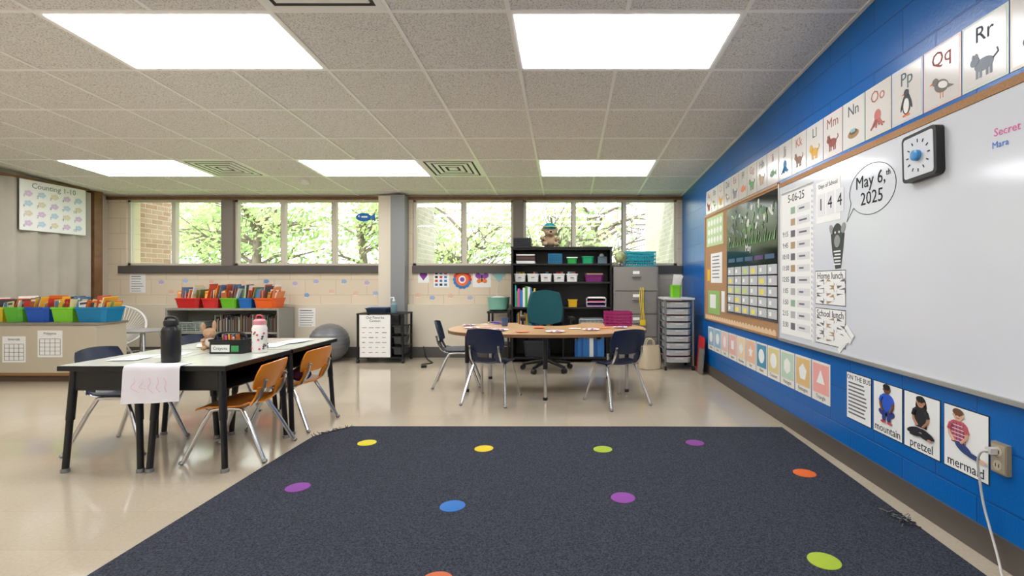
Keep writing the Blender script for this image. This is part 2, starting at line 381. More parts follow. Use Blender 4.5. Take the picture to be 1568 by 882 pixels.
# ================================================================ RUG
rugm=speckle_mat("rug_carpet",srgb(40,42,49),srgb(74,77,87),150,0.36,0.62,0.95,bump=1.0,spec=0.1)
b=B("area_rug")
pts=[(-1.46,3.355),(-1.615,3.12),(-1.618,2.6),(-1.61,1.6),(-1.60,0.2),(1.38,0.2),(1.41,1.7),(1.455,3.335),(0.6,3.35),(-0.4,3.352)]
b.poly(pts[::-1],0.0005,0.011,rugm); 
rugedge=mat((40,42,50),0.9)
b.tube([(-1.45,3.352,0.008),(-1.53,3.24,0.014),(-1.61,3.12,0.008)],0.006,rugedge,smooth=1)
for k in range(30): # frayed corner threads
    t=R(); c=Vector((-1.46-0.15*t,3.35-0.23*t,0.012)); b.tube([c,c+Vector((U(-.05,.01),U(-.02,.05),U(-.002,.008)))],0.002,rugedge,seg=4)
    c=Vector((U(1.36,1.40),U(2.0,2.12),0.014)); b.tube([c,c+Vector((U(-.03,.04),U(-.04,.05),U(0,.008)))],0.002,mat((110,108,106),0.9) if k%2 else rugedge,seg=4)
b.done()
for (px,py,c) in ((562,681,(236,222,30)),(741,690,(240,214,20)),(923,691,(176,200,40)),(1064,681,(140,60,150)),(1232,728,(244,110,30)),
                  (456,750,(140,60,160)),(693,779,(40,120,200)),(954,766,(150,64,165)),(1262,864,(182,206,50)),(668,896,(220,110,60))):
    Y=FPX/(py-VY); b=B("floor_marker_dot"); b.lathe((PX(px,Y),Y,0.0112),[(0.055,0),(0.055,0.0018),(0.053,0.0024)],mat(tuple(int(v*0.90) for v in c),0.7,bump=0.3,bscale=200)); b.done()

# ================================================================ CHAIRS
def make_chair(name,plastic,H=0.345,TOP=0.60,W=0.165):
    b=B(name)
    def seat(u,v):
        k=0.28; x=u*math.sqrt(1-k*v*v)*0.165+0.01; y=v*math.sqrt(1-k*u*u)*W
        z=H-0.014*(1-v*v)*(1-0.3*u)-0.02*max(0,u-0.45)*1.8
        if u<-0.7: z+=(-0.7-u)*0.05
        return (x,y,z)
    b.sheet(seat,14,14,0.008,plastic)
    zb0=H+0.075
    def back(u,v):   # v across, u up
        k=0.25; y=v*math.sqrt(1-k*u*u)*W*0.98; zz=(u*math.sqrt(1-k*v*v)+1)/2
        z=zb0+zz*(TOP-zb0); x=-0.165-0.055*zz-0.01+0.03*v*v
        return (x,y,z)
    b.sheet(back,12,14,0.008,plastic)
    for s in (-1,1):
        def strap(u,v,s=s):
            t=(u+1)/2; z=H+0.0+t*(zb0+0.02-H); x=-0.145-0.03*t; y=s*(W*0.72-0.02*math.sin(t*math.pi))+v*0.026
            return (x+0.012*(1-t)**2,y,z)
        b.sheet(strap,6,3,0.010,plastic)
        b.tube([(0.20,s*0.175,0.008),(0.085,s*0.135,H-0.03),(0.05,s*0.13,H-0.022),(-0.06,s*0.13,H-0.022),(-0.09,s*0.135,H-0.03),(-0.225,s*0.185,0.008)],0.0115,CHROME,seg=10,smooth=1)
        b.tube([(0.03,s*0.12,H-0.022),(-0.13,s*0.125,H-0.018),(-0.185,s*0.125,H+0.06),(-0.2,s*0.12,H+0.14)],0.009,CHROME,seg=8,smooth=2)
        b.sph((0.203,s*0.176,0.012),(0.015,0.015,0.012),STEEL,10,6); b.sph((-0.227,s*0.186,0.012),(0.015,0.015,0.012),STEEL,10,6)
        b.sph((-0.206,s*0.12,H+0.13),0.007,STEEL,8,6)
    for x in (0.05,-0.06): b.cyl((x,-0.13,H-0.022),(x,0.13,H-0.022),0.008,CHROME,seg=8)
    return b
nv=make_chair("school_chair",NAVY,TOP=0.62).done(loc=(-0.62,4.13,0),rot=math.radians(78))
copy(nv,(0.40,4.06,0),math.radians(118))
copy(nv,(-1.04,4.76,0),math.radians(8))
nv2=make_chair("school_chair",NAVY,TOP=0.60).done(loc=(-2.63,2.98,0),rot=math.radians(3))
copy(nv2,(-2.57,3.62,0),math.radians(-4))
og=make_chair("school_chair",ORANGE,H=0.31,TOP=0.54,W=0.178).done(loc=(-1.905,2.87,0),rot=math.radians(186))
copy(og,(-1.915,3.44,0),math.radians(177))
# ================================================================ STUDENT DESKS
desk_top=mat((216,221,210),0.15,name="desk_laminate",spec=0.6); DB=mat((16,16,18),0.35)
def desk(x0,x1,y0,y1):
    b=B("student_desk"); Z=0.56; g=0.003
    x0+=g;x1-=g;y0+=g;y1-=g
    b.box(x0,x1,y0,y1,Z-0.028,Z-0.003,DB); b.box(x0+0.006,x1-0.006,y0+0.006,y1-0.006,Z-0.003,Z,desk_top)
    xi0,xi1,yi0,yi1=x0+0.03,x1-0.03,y0+0.035,y1-0.035
    b.box(xi0,xi1,yi0,yi0+0.006,Z-0.13,Z-0.028,DB); b.box(xi0,xi1,yi1-0.006,yi1,Z-0.13,Z-0.028,DB)
    b.box(xi0,xi1,yi0,yi1,Z-0.136,Z-0.13,DB)
    return b,(xi0,xi1,yi0,yi1,Z)
dx0,dxm,dx1=-2.645,-2.205,-1.765
for (a,c,sd) in ((dx0,dxm,-1),(dxm,dx1,1)):
    for (p,q) in ((2.55,3.17),(3.18,3.80)):
        b,(xi0,xi1,yi0,yi1,Z)=desk(a,c,p,q)
        # closed back of the book box on the inner side
        if sd<0: b.box(xi1-0.006,xi1,yi0,yi1,Z-0.13,Z-0.028,DB)
        else: b.box(xi0,xi0+0.006,yi0,yi1,Z-0.13,Z-0.028,DB)
        for xx,o in ((xi0+0.02,-1),(xi1-0.02,1)):
            for yy,oy in ((yi0+0.01,-1),(yi1-0.01,1)):
                b.cyl((xx,yy,Z-0.03),(xx+o*0.015,yy+oy*0.01,0.27),0.019,DB,seg=14)
                b.cyl((xx+o*0.015,yy+oy*0.01,0.29),(xx+o*0.03,yy+oy*0.02,0.012),0.0155,DB,seg=14)
                b.cyl((xx+o*0.03,yy+oy*0.02,0),(xx+o*0.03,yy+oy*0.02,0.02),0.02,STEEL,seg=14)
        b.done(bevel=0.003)
# things on the desks
DZ=0.5605
b=B("black_water_bottle"); c=(-2.135,2.66,DZ)
b.lathe(c,[(0.036,0),(0.042,0.004),(0.044,0.05),(0.044,0.17),(0.037,0.19),(0.03,0.198)],mat((20,20,22),0.35))
b.lathe((c[0],c[1],DZ+0.198),[(0.033,0),(0.034,0.02),(0.03,0.03),(0.012,0.032)],BLACK)
b.tube([(c[0]-0.03,c[1],DZ+0.21),(c[0]-0.03,c[1],DZ+0.245),(c[0]+0.03,c[1],DZ+0.245),(c[0]+0.03,c[1],DZ+0.21)],0.006,BLACK,smooth=2); b.done()
b=B("floral_water_bottle"); c=(-1.888,3.03,DZ)
flb=mat((238,232,226),0.3); b.lathe(c,[(0.036,0),(0.041,0.004),(0.042,0.15),(0.036,0.165),(0.03,0.17)],flb)
rd=mat((210,80,90),0.5)
for k in range(40):
    a=U(0,6.28); z=U(0.015,0.14); b.sph((c[0]+0.0405*math.cos(a),c[1]+0.0405*math.sin(a),DZ+z),(0.007,0.007,0.007),random.choice([rd,rd,mat((120,60,90),0.5),mat((90,140,110),0.5)]),8,5)
b.lathe((c[0],c[1],DZ+0.17),[(0.032,0),(0.034,0.025),(0.026,0.034)],mat((230,150,160),0.4))
b.tube([(c[0]-0.02,c[1],DZ+0.2),(c[0]-0.02,c[1],DZ+0.228),(c[0]+0.02,c[1],DZ+0.228),(c[0]+0.02,c[1],DZ+0.2)],0.005,rd,smooth=2); b.done()
b=B("crayon_caddy"); c=(-2.055,3.02); wi=0.22
b.tub(c[0],c[1],DZ,wi,0.12,0.085,BLACK,taper=0.94)
b.box(c[0]-0.08,c[0]+0.03,c[1]-0.0615,c[1]-0.0595,DZ+0.012,DZ+0.055,PAPER)
b.box(c[0]+0.04,c[0]+0.085,c[1]-0.0615,c[1]-0.0595,DZ+0.014,DZ+0.05,mat((60,150,80),0.6))
b.M=Matrix.Translation((c[0]-0.025,c[1]-0.0615,DZ+0.033))@Matrix.Rotation(math.pi/2,4,'X'); b.text("Crayons",0,0,0.026,0.0,INK); b.M=Matrix.Identity(4)
for k in range(24):
    x=c[0]+U(-.085,.085); y=c[1]+U(-.04,.04); b.cyl((x,y,DZ+0.01),(x+U(-.012,.012),y+U(-.01,.01),DZ+U(.085,.115)),0.005,pal(),seg=8)
b.tube([(c[0]-0.1,c[1],DZ+0.08),(c[0]-0.08,c[1],DZ+0.125),(c[0]+0.08,c[1],DZ+0.125),(c[0]+0.1,c[1],DZ+0.08)],0.006,BLACK,smooth=2)
b.done()
# drawing draped over the desk edge
b=B("drawing_paper")
def dp(u,v):
    x=-2.135+u*0.145; t=(v+1)/2*0.27-0.08   # arc length; negative lies on the top
    if t<0: return (x+0.02*t,2.553-t-0.012+0.006*u,DZ+0.0022)
    a=min(t/0.02,1.0)
    return (x+0.012*u*t,2.541-0.008*a-0.012*(1+math.sin(u*5+1))*t*3,DZ+0.002-0.004*a-max(0,t-0.005)+0.01*u*t*4)
b.sheet(dp,18,30,0.0012,mat((232,228,232),0.7))
sc=mat((222,170,195),0.8)
for k in range(5):
    b.tube([(-2.22+0.04*k+U(-.01,.01),2.523,0.51-U(0,.02)),(-2.20+0.04*k,2.514,0.48),(-2.23+0.045*k,2.510,0.455),(-2.17+0.035*k,2.503,0.43+U(0,.02))],0.0015,sc,seg=5,smooth=2)
b.done(angle=80)
b=B("worksheet_papers")
for k,(x,y,r,m) in enumerate([(-2.35,2.92,0.2,PAPER),(-2.25,3.30,-0.3,mat((240,205,215),0.7)),(-2.0,3.35,0.1,PAPER),(-2.45,2.8,0.1,PAPER),(-2.42,3.35,0.6,mat((250,232,200),0.7)),(-1.95,3.55,-0.2,PAPER)]):
    b.rbox((x,y,DZ+0.001+0.0012*k),(0.15,0.21,0.001),r,m)
b.done()
# soft toys -----------------------------------------------------------------
def plush(name,parts,m,loc,rot=0,vox=0.006,extras=None,scale=1):
    b=B(name)
    for c,r in parts: b.sph(c,r,m,16,10)
    ob=b.done(loc=loc,rot=rot,scale=scale)
    rm=ob.modifiers.new("fuse",'REMESH'); rm.mode='VOXEL'; rm.voxel_size=vox; rm.use_smooth_shade=True
    sm=ob.modifiers.new("smooth",'SMOOTH'); sm.iterations=4
    if extras:
        e=B("face_and_details")
        extras(e); eo=e.done(); eo.parent=ob
    return ob
tan=mat((200,160,124),0.95,bump=1.0,bscale=180)
def bunny_ex(e):
    for s in (-1,1): e.sph((0.012+0.035,s*0.02,0.128),0.005,BLACK,8,6)
    e.sph((0.066,0,0.112),(0.006,0.007,0.005),mat((200,120,120),0.6),8,6)
    e.sph((0.04,0,0.055),(0.02,0.03,0.035),mat((235,222,205),0.95),12,8)
plush("plush_bunny",[((0,0,0.05),(0.05,0.045,0.05)),((0.02,0,0.118),(0.042,0.04,0.036)),((0.052,0,0.108),(0.018,0.02,0.016)),
 ((-0.01,0.03,0.165),(0.014,0.014,0.04)),((-0.02,-0.034,0.158),(0.014,0.016,0.036)),((0.05,0.035,0.018),(0.035,0.018,0.017)),((0.05,-0.035,0.018),(0.035,0.018,0.017)),
 ((0.045,0.04,0.07),(0.028,0.014,0.014)),((0.045,-0.04,0.07),(0.028,0.014,0.014)),((-0.05,0,0.03),(0.02,0.02,0.02))],tan,(-2.27,3.13,DZ+0.003),rot=math.radians(-50),vox=0.005,extras=bunny_ex,scale=0.9)
# lunch bag / small backpack on the far orange chair
b=B("backpack"); bp=mat((92,34,70),0.8,bump=0.3,bscale=100); bp2=mat((40,50,110),0.8)
b.M=Matrix.Translation((-1.845,3.42,0.358))
b.sph((0,0,0),(0.05,0.085,0.05),bp,20,12); b.sph((0.035,0,-0.01),(0.025,0.06,0.032),bp2,16,10); b.tube([(0.03,-0.04,0.035),(0.05,-0.03,0.05),(0.05,0.03,0.05),(0.03,0.04,0.035)],0.005,bp2,smooth=2)
b.done()

# ================================================================ KIDNEY TABLE
TZ=0.56; tcx,tcy=-0.18,4.63
maple=mat((214,172,122),0.28,var=0.06,vscale=5,name="maple_laminate")
b=B("horseshoe_table")
pts=[]
for k in range(64):
    a=2*math.pi*k/64; c,s=math.cos(a),math.sin(a); e=2/2.5
    x=0.91*math.copysign(abs(c)**e,c); y=0.58*math.copysign(abs(s)**e,s)
    if y>0 and abs(x)<0.36: continue
    pts.append((x,y,a))
right=[p for p in pts if p[2]<=math.pi/2]; rest=[p for p in pts if p[2]>math.pi/2]
notch=[(0.33*math.cos(t),0.53-0.36*math.sin(t)) for t in [math.pi*q/16 for q in range(17)]]
out=[(p[0],p[1]) for p in right]+notch+[(p[0],p[1]) for p in rest]
b.poly([(tcx+x,tcy+y) for x,y in out],TZ-0.004,TZ,maple)
b.poly([(tcx+x*1.004,tcy+y*1.004) for x,y in out],TZ-0.03,TZ-0.0042,mat((120,84,52),0.5))
for (x,y) in ((0,-0.5),(-0.72,-0.18),(0.72,-0.18),(-0.6,0.4),(0.6,0.4)):
    b.cyl((tcx+x,tcy+y,TZ-0.03),(tcx+x,tcy+y,0.26),0.02,DB); b.cyl((tcx+x,tcy+y,0.27),(tcx+x,tcy+y,0.02),0.015,CHROME); b.cyl((tcx+x,tcy+y,0.0),(tcx+x,tcy+y,0.025),0.019,BLACK)
b.tube([(tcx-0.72,tcy-0.18,TZ-0.05),(tcx,tcy-0.3,TZ-0.05),(tcx+0.72,tcy-0.18,TZ-0.05)],0.012,DB,smooth=2)
b.done(bevel=0.002)
TT=TZ+0.0008
b=B("blue_cup"); b.lathe((PX(772,4.75),4.80,TT),[(0.028,0),(0.037,0.08),(0.034,0.08),(0.026,0.005)],mat((60,90,130),0.4)); b.done()
for (px,Y,r,c) in ((722,4.55,0.075,(235,235,240)),(850,4.22,0.085,(240,236,232)),(905,4.38,0.08,(238,238,236)),(825,4.55,0.06,(236,150,80)),(718,4.82,0.065,(240,240,240)),(950,4.60,0.07,(232,232,236)),(765,4.35,0.08,(240,240,240))):
    b=B("craft_plate"); x=PX(px,Y); b.lathe((x,Y,TT),[(r*0.6,0),(r,0.010),(r*0.97,0.011),(r*0.6,0.003)],mat(c,0.5))
    for k in range(7): b.sph((x+U(-.5,.5)*r,Y+U(-.5,.5)*r,TT+0.008),(0.013,0.010,0.005),random.choice([PAL[0],PAL[4],PAL[5],PAL[8],PAL[2]]),8,5)
    b.done()
b=B("craft_papers")
for k,(px,Y,m) in enumerate([(748,4.68,mat((230,170,190),0.7)),(745,4.98,PAPER),(880,4.52,PAPER),(925,4.55,mat((240,120,60),0.7)),(765,5.02,mat((70,120,180),0.7)),(800,4.22,mat((240,150,80),0.7))]):
    b.rbox((PX(px,Y),Y,TT+0.001+0.0011*k),(0.11,0.09,0.0009),U(-.6,.6),m)
b.done()
b=B("marker_pens")
for k in range(6):
    x,y=tcx+U(-.62,-.40),tcy+U(0.24,.40); a=U(0,3.1); b.cyl((x,y,TT+0.016),(x+0.09*math.cos(a),y+0.06*math.sin(a),TT+0.016),0.008,random.choice(PAL[:6]),seg=8)
b.done()
def basket(name,cx,cy,z,w,d,h,m,holes=6):
    b=B(name); t=0.004
    b.tub(cx,cy,z,w*0.9,d*0.9,0.012,m,taper=0.98)
    for yy in (-1,1):
        for k in range(holes+1):
            x=cx+(-1+2*k/holes)*w/2*0.96; b.rbox((x,cy+yy*d/2*0.95,z+h/2),(0.009,t,h),0,m)
    for xx in (-1,1):
        for k in range(5):
            y=cy+(-1+2*k/4)*d/2*0.94; b.rbox((cx+xx*w/2*0.95,y,z+h/2),(t,0.009,h),0,m)
    for zz in (0.06,0.28,0.50,0.72,0.95):
        hh=0.018 if zz<0.9 else 0.026
        b.rbox((cx,cy-d/2*0.95,z+h*zz),(w*0.96,t*1.2,hh*0.7),0,m); b.rbox((cx,cy+d/2*0.95,z+h*zz),(w*0.96,t*1.2,hh*0.7),0,m)
        b.rbox((cx-w/2*0.95,cy,z+h*zz),(t*1.2,d*0.94,hh*0.7),0,m); b.rbox((cx+w/2*0.95,cy,z+h*zz),(t*1.2,d*0.94,hh*0.7),0,m)
    return b
basket("plastic_basket",PX(945,4.95),4.90,TT,0.27,0.18,0.135,mat((160,24,105),0.4)).done()
# teacher's swivel chair
b=B("office_chair"); c=Vector((-0.22,5.52,0)); b.M=Matrix.Translation(c)@Matrix.Rotation(math.radians(8),4,'Z')
def cush(u,v): 
    k=.3; return (v*math.sqrt(1-k*u*u)*0.24,u*math.sqrt(1-k*v*v)*0.23,0.44+0.015*(1-u*u)*(1-v*v))
b.sheet(cush,12,12,0.07,TEAL)
def bk(u,v):
    k=.28; z=0.69+u*math.sqrt(1-k*v*v)*0.20; return (v*math.sqrt(1-k*u*u)*(0.2-0.015*u),0.22+0.05*(u+1)/2-0.04*v*v,z)
b.sheet(bk,12,12,0.06,TEAL)
b.tube([(0,0.05,0.40),(0,0.27,0.40),(0,0.285,0.5),(0,0.275,0.66)],0.018,BLACK,smooth=2)
b.cyl((0,0,0.10),(0,0,0.40),0.025,BLACK); b.cyl((0,0,0.1),(0,0,0.24),0.034,BLACK); b.rbox((0,0,0.40),(0.22,0.22,0.02),0,BLACK)
for s in (-1,1):
    b.tube([(s*0.12,0,0.40),(s*0.27,0,0.41),(s*0.275,0.02,0.57)],0.014,BLACK,smooth=2); b.rbox((s*0.275,0,0.58),(0.055,0.24,0.03),0,BLACK)
for k in range(5):
    a=2*math.pi*k/5+0.3; e=Vector((math.cos(a)*0.28,math.sin(a)*0.28,0.065)); b.tube([(0,0,0.115),e],(0.026,0.016),BLACK); 
    b.cyl(e,(e.x,e.y,0.04),0.008,BLACK); t=Vector((-math.sin(a),math.cos(a),0))*0.022; q=Vector((e.x,e.y,0.027)); b.cyl(q-t,q+t,0.027,BLACK)
b.done(angle=50)

# ================================================================ TEACHER'S BOOKCASE
BK=mat((24,22,22),0.4,name="black_laminate")
bx0,bx1,by0,by1,bt=PX(783,6.04),PX(937,6.04),6.03,6.40,1.40
b=B("bookcase"); t=0.022
b.box(bx0,bx0+t,by0,by1,0,bt,BK); b.box(bx1-t,bx1,by0,by1,0,bt,BK); b.box(bx0+t,bx1-t,by1-0.012,by1,0,bt,BK)
shz=[0.04,0.36,0.655,0.965,1.19,bt-t]
for z in shz: b.box(bx0+t,bx1-t,by0+0.003,by1-0.012,z,z+t,BK)
b.box(bx0-0.01,bx1+0.01,by0-0.012,by1,bt,bt+0.018,BK)
xm=(bx0+bx1)/2+0.02
b.box(xm-0.01,xm+0.01,by0+0.006,by1-0.012,shz[0]+t,shz[2],BK)
b.done(bevel=0.002)
yb=by0+0.10
def S(z): return z+t+0.001
def books(name,x0,x1,y,z,hmin,hmax,d=0.16,lean=0.0,thick=(0.012,0.035),mats=None):
    b=B(name); x=x0
    while x<x1-0.01:
        w=U(*thick); w=min(w,x1-x); h=U(hmin,hmax); m=random.choice(mats or PAL)
        b.box(x+0.0005,x+w-0.0005,y,y+d*U(.85,1),z,z+h,m)
        b.box(x+0.002,x+w-0.002,y+0.003,y+d*.84,z+h,z+h+0.0006,PAPER)
        x+=w
    return b.done()
X=lambda px:PX(px,6.1)
# shelf under top (z 1.19)
b=B("stacked_magazines"); 
for k in range(7): b.rbox(((X(790)+X(820))/2+U(-.006,.006),yb+0.04,S(1.19)+0.009+0.0162*k),(0.23,0.2,0.0155),U(-.03,.03),random.choice([BLACK,PAPER,PAL[10],BLACK,mat((90,60,50),0.6)]))
b.done()
basket("storage_basket",X(850),yb+0.04,S(1.19),0.17,0.2,0.12,mat((20,110,150),0.4)).done()
b=B("storage_box"); b.tub(X(876),yb+0.04,S(1.19),0.13,0.2,0.07,mat((40,160,70),0.4)); b.box(X(876)-0.067,X(876)+0.067,yb-0.06,yb+0.14,S(1.19)+0.0702,S(1.19)+0.08,mat((240,240,240),0.4)); b.done()
b=B("storage_box"); b.tub(X(900),yb+0.04,S(1.19),0.15,0.2,0.09,mat((20,150,100),0.4)); b.done()
b=B("tissue_box"); b.rbox((X(922),yb+0.04,S(1.19)+0.045),(0.11,0.11,0.09),0.1,mat((90,110,120),0.6)); b.sph((X(922),yb+0.04,S(1.19)+0.1),(0.03,0.015,0.03),PAPER,10,6); b.done()
# shelf 0.965 white bins + purple
for px in (796,816,836,856,876):
    b=B("storage_bin"); b.tub(X(px),yb+0.05,S(0.965),0.145,0.22,0.10,WHITE,taper=0.85); b.rbox((X(px),yb-0.055,S(0.965)+0.055),(0.04,0.012,0.012),0,STEEL)
    for k in range(4): b.rbox((X(px)+U(-.03,.03),yb+0.05+U(-.06,.06),S(0.965)+0.1),(0.02,0.06,0.05),U(-1,1),pal())
    b.done()
b=B("storage_bin"); b.tub(X(910),yb+0.05,S(0.965),0.24,0.22,0.09,mat((120,40,110),0.4)); b.rbox((X(910),yb+0.05,S(0.965)+0.095),(0.2,0.17,0.02),0.1,PAL[10]); b.done()
# shelf 0.655
books("books",X(789),X(820),yb-0.08,S(0.655),0.19,0.27,mats=[PAL[9],PAL[3],PAL[1],PAL[8],PAL[6],PAL[6],PAL[2]])
books("books",X(823),X(838),yb-0.02,S(0.655),0.14,0.2)
b=B("storage_bin"); b.tub(X(877),yb,S(0.655),0.12,0.16,0.09,mat((240,190,30),0.4)); b.done()
b=B("paper_tray"); 
for k in range(3): b.rbox((X(913),yb+0.08,S(0.655)+0.008+0.05*k),(0.24,0.28,0.006),0,WHITE)
for sx in (-1,1):
    for yy in (-.05,.2): b.rbox((X(913)+sx*0.117,yb+yy,S(0.655)+0.055),(0.006,0.02,0.11),0,WHITE)
for k in range(3): b.rbox((X(913),yb+0.08,S(0.655)+0.017+0.05*k),(0.21,0.26,0.011),0.03,[PAL[5],PAL[8],PAPER][k])
b.done()
# lower shelves
books("books",X(790),X(845),yb,S(0.36),0.18,0.25)
basket("storage_basket",X(905),yb+0.05,S(0.36),0.3,0.22,0.15,mat((170,176,178),0.4)).done()
books("binders",X(880),X(925),yb-0.05,S(0.04),0.20,0.27,thick=(0.03,0.05),mats=[PAL[2],mat((40,90,160),0.5),PAL[6]])
b=B("storage_box"); b.tub(X(820),yb+0.06,S(0.04),0.3,0.26,0.2,mat((60,62,68),0.5)); b.done()
# on top of the bookcase
TOPZ=bt+0.019
bb=basket("wire_basket",PX(800,6.15),6.2,TOPZ,0.22,0.2,0.11,mat((30,32,36),0.4)); bb.rbox((PX(800,6.15),6.2,TOPZ+0.06),(0.16,0.14,0.09),0.2,mat((60,70,80),0.6)); bb.done()
fur=mat((186,160,128),0.95,bump=1.0,bscale=160)
def bear_ex(e):
    cap=mat((20,150,175),0.6); yel=mat((220,200,40),0.6)
    e.sph((0.035,0,0.205),(0.062,0.064,0.040),cap,18,10); e.lathe((0.035,0,0.196),[(0.066,0),(0.075,0.004),(0.066,0.012)],yel)
    e.sph((0.09,0,0.196),(0.045,0.05,0.006),cap,14,8)
    for s in (-1,1): e.sph((0.082,s*0.024,0.165),0.007,BLACK,8,6)
    e.sph((0.118,0,0.148),(0.01,0.013,0.009),BLACK,8,6)
plush("plush_bear",[((-0.02,0,0.065),(0.085,0.085,0.07)),((0.035,0,0.155),(0.06,0.062,0.055)),((0.085,0,0.138),(0.032,0.034,0.026)),
  ((0.02,0.065,0.18),(0.014,0.022,0.024)),((0.02,-0.065,0.18),(0.014,0.022,0.024)),((0.08,0.06,0.026),(0.055,0.029,0.024)),((0.08,-0.06,0.026),(0.055,0.029,0.024)),
  ((0.06,0.08,0.085),(0.045,0.024,0.024)),((0.06,-0.08,0.085),(0.045,0.024,0.024)),((-0.1,0,0.04),(0.025,0.025,0.025))],fur,(PX(841,6.15),6.2,TOPZ+0.004),rot=math.radians(-80),vox=0.007,extras=bear_ex,scale=1.22)
# filing cabinet
fx0,fx1,fy0,fy1,ft=PX(940,5.95),PX(1008,5.95),5.95,6.40,1.17
FC=mat((136,131,126),0.4,name="filing_cabinet_metal")
b=B("filing_cabinet"); b.box(fx0,fx1,fy0,fy1,0.0,ft,FC)
for k in range(4):
    z0=0.05+k*0.278; b.box(fx0+0.02,fx1-0.02,fy0-0.014,fy0-0.0005,z0,z0+0.262,FC); b.rbox(((fx0+fx1)/2,fy0-0.024,z0+0.17),(0.11,0.02,0.014),0,STEEL); b.rbox(((fx0+fx1)/2,fy0-0.0155,z0+0.215),(0.08,0.002,0.035),0,WHITE)
b.done(bevel=0.004)
bb=basket("plastic_basket",PX(980,6.1),6.17,ft+0.001,0.38,0.28,0.19,mat((20,150,165),0.4),holes=12)
bb.rbox((PX(980,6.1),6.17,ft+0.12),(0.32,0.22,0.1),0.1,PAL[9]); bb.done()
b=B("table_globe"); g=(PX(946,6.0)+0.03,6.0,ft+0.001); 
b.lathe(g,[(0.04,0),(0.04,0.008),(0.008,0.015),(0.008,0.04)],BLACK); b.sph((g[0],g[1],g[2]+0.115),0.07,mat((150,160,110),0.4,var=0.5,vscale=14),20,12)
b.tube([(g[0]+0.078*math.sin(a),g[1],g[2]+0.115-0.078*math.cos(a)) for a in [math.pi*k/10 for k in range(11)]],0.004,STEEL); b.done()
b=B("yellow_lanyard"); yx=PX(978,5.9)+0.02; ym=mat((232,200,40),0.6)
for dx in (0,0.022,0.04): b.tube([(yx+dx,5.905,0.92),(yx+dx-0.01,5.903,0.78),(yx+dx+0.012,5.904,0.62-dx*3),(yx+dx+0.01,5.903,0.54)],0.005,ym,smooth=2)
b.rbox((yx+0.03,5.903,0.50),(0.07,0.004,0.07),0,ym); b.done()
# rolling drawer cart
b=B("rolling_drawer_cart"); x0,x1,y0,y1=1.10,1.41,5.50,5.86; wh=mat((222,224,226),0.3); dr=mat((206,211,213),0.25)
for x in (x0,x1):
    for y in (y0,y1):
        b.cyl((x,y,0.05),(x,y,0.80),0.011,STEEL); b.cyl((x-0.012,y,0.024),(x+0.012,y,0.024),0.024,BLACK,seg=14)
for k in range(9):
    z=0.085+k*0.077; b.tub((x0+x1)/2,(y0+y1)/2,z,x1-x0-0.03,y1-y0-0.02,0.06,dr,taper=0.93); b.rbox(((x0+x1)/2,y0-0.002,z+0.045),(0.09,0.012,0.014),0,wh)
    for x in (x0,x1): b.cyl((x,y0,z+0.065),(x,y1,z+0.065),0.006,STEEL,seg=8)
    b.rbox(((x0+x1)/2,(y0+y1)/2,z+0.05),(x1-x0-0.07,y1-y0-0.06,0.012),0,pal())
b.box(x0-0.015,x1+0.015,y0-0.015,y1+0.015,0.79,0.81,wh); b.done()
b=B("pencil_bin"); cx=PX(1035,5.6); b.tub(cx,5.63,0.811,0.12,0.11,0.14,mat((120,200,40),0.4),taper=0.85)
for k in range(6): b.rbox((cx+U(-.01,.04),5.63+U(-.02,.02),0.811+0.15),(0.05,0.003,0.22),Matrix.Rotation(U(0,.5),4,'Y')@Matrix.Rotation(U(-.3,.3),4,'Z'),PAPER)
b.done()
b=B("tote_bag"); tb=mat((216,200,170),0.9,bump=0.4,bscale=40); 
def bag(u,v): # closed loop around v
    a=v*math.pi; zz=(u+1)/2; w=0.12*(1-0.15*zz+0.1*math.sin(zz*3)); return (0.945+w*math.cos(a),5.62+0.085*(1-0.4*zz)*math.sin(a)+0.01*math.sin(4*a),0.005+zz*0.26)
b.sheet(bag,8,24,0.006,tb); b.sph((0.945,5.62,0.10),(0.10,0.065,0.09),mat((236,232,224),0.8),14,8)
for s in (-1,1): b.tube([(0.895,5.62+s*0.05,0.25),(0.905,5.62+s*0.05,0.34),(0.985,5.62+s*0.05,0.34),(0.995,5.62+s*0.05,0.25)],0.006,tb,smooth=2)
b.done(angle=60)
b=B("red_folder"); b.rbox((1.465,5.40,0.20),(0.012,0.22,0.38),Matrix.Rotation(0.08,4,'Y'),mat((190,40,40),0.5)); b.rbox((1.448,5.32,0.14),(0.012,0.18,0.26),Matrix.Rotation(0.08,4,'Y'),mat((120,116,110),0.5)); b.done()
# side table left of bookcase with a green basket
b=B("side_table"); sx0,sx1=-0.98,-0.70
b.box(sx0,sx1,6.05,6.38,0.60,0.625,BK)
for x in (sx0+0.02,sx1-0.02):
    for y in (6.07,6.36): b.cyl((x,y,0),(x,y,0.60),0.014,BK)
b.box(sx0+0.01,sx1-0.01,6.06,6.37,0.2,0.215,BK); b.done()
b=B("green_tub"); b.lathe((-0.86,6.2,0.626),[(0.09,0),(0.125,0.02),(0.14,0.16),(0.148,0.17),(0.134,0.17),(0.11,0.02)],mat((130,190,170),0.35)); b.sph((-0.86,6.2,0.76),(0.12,0.12,0.05),PAL[6],14,8); b.done()
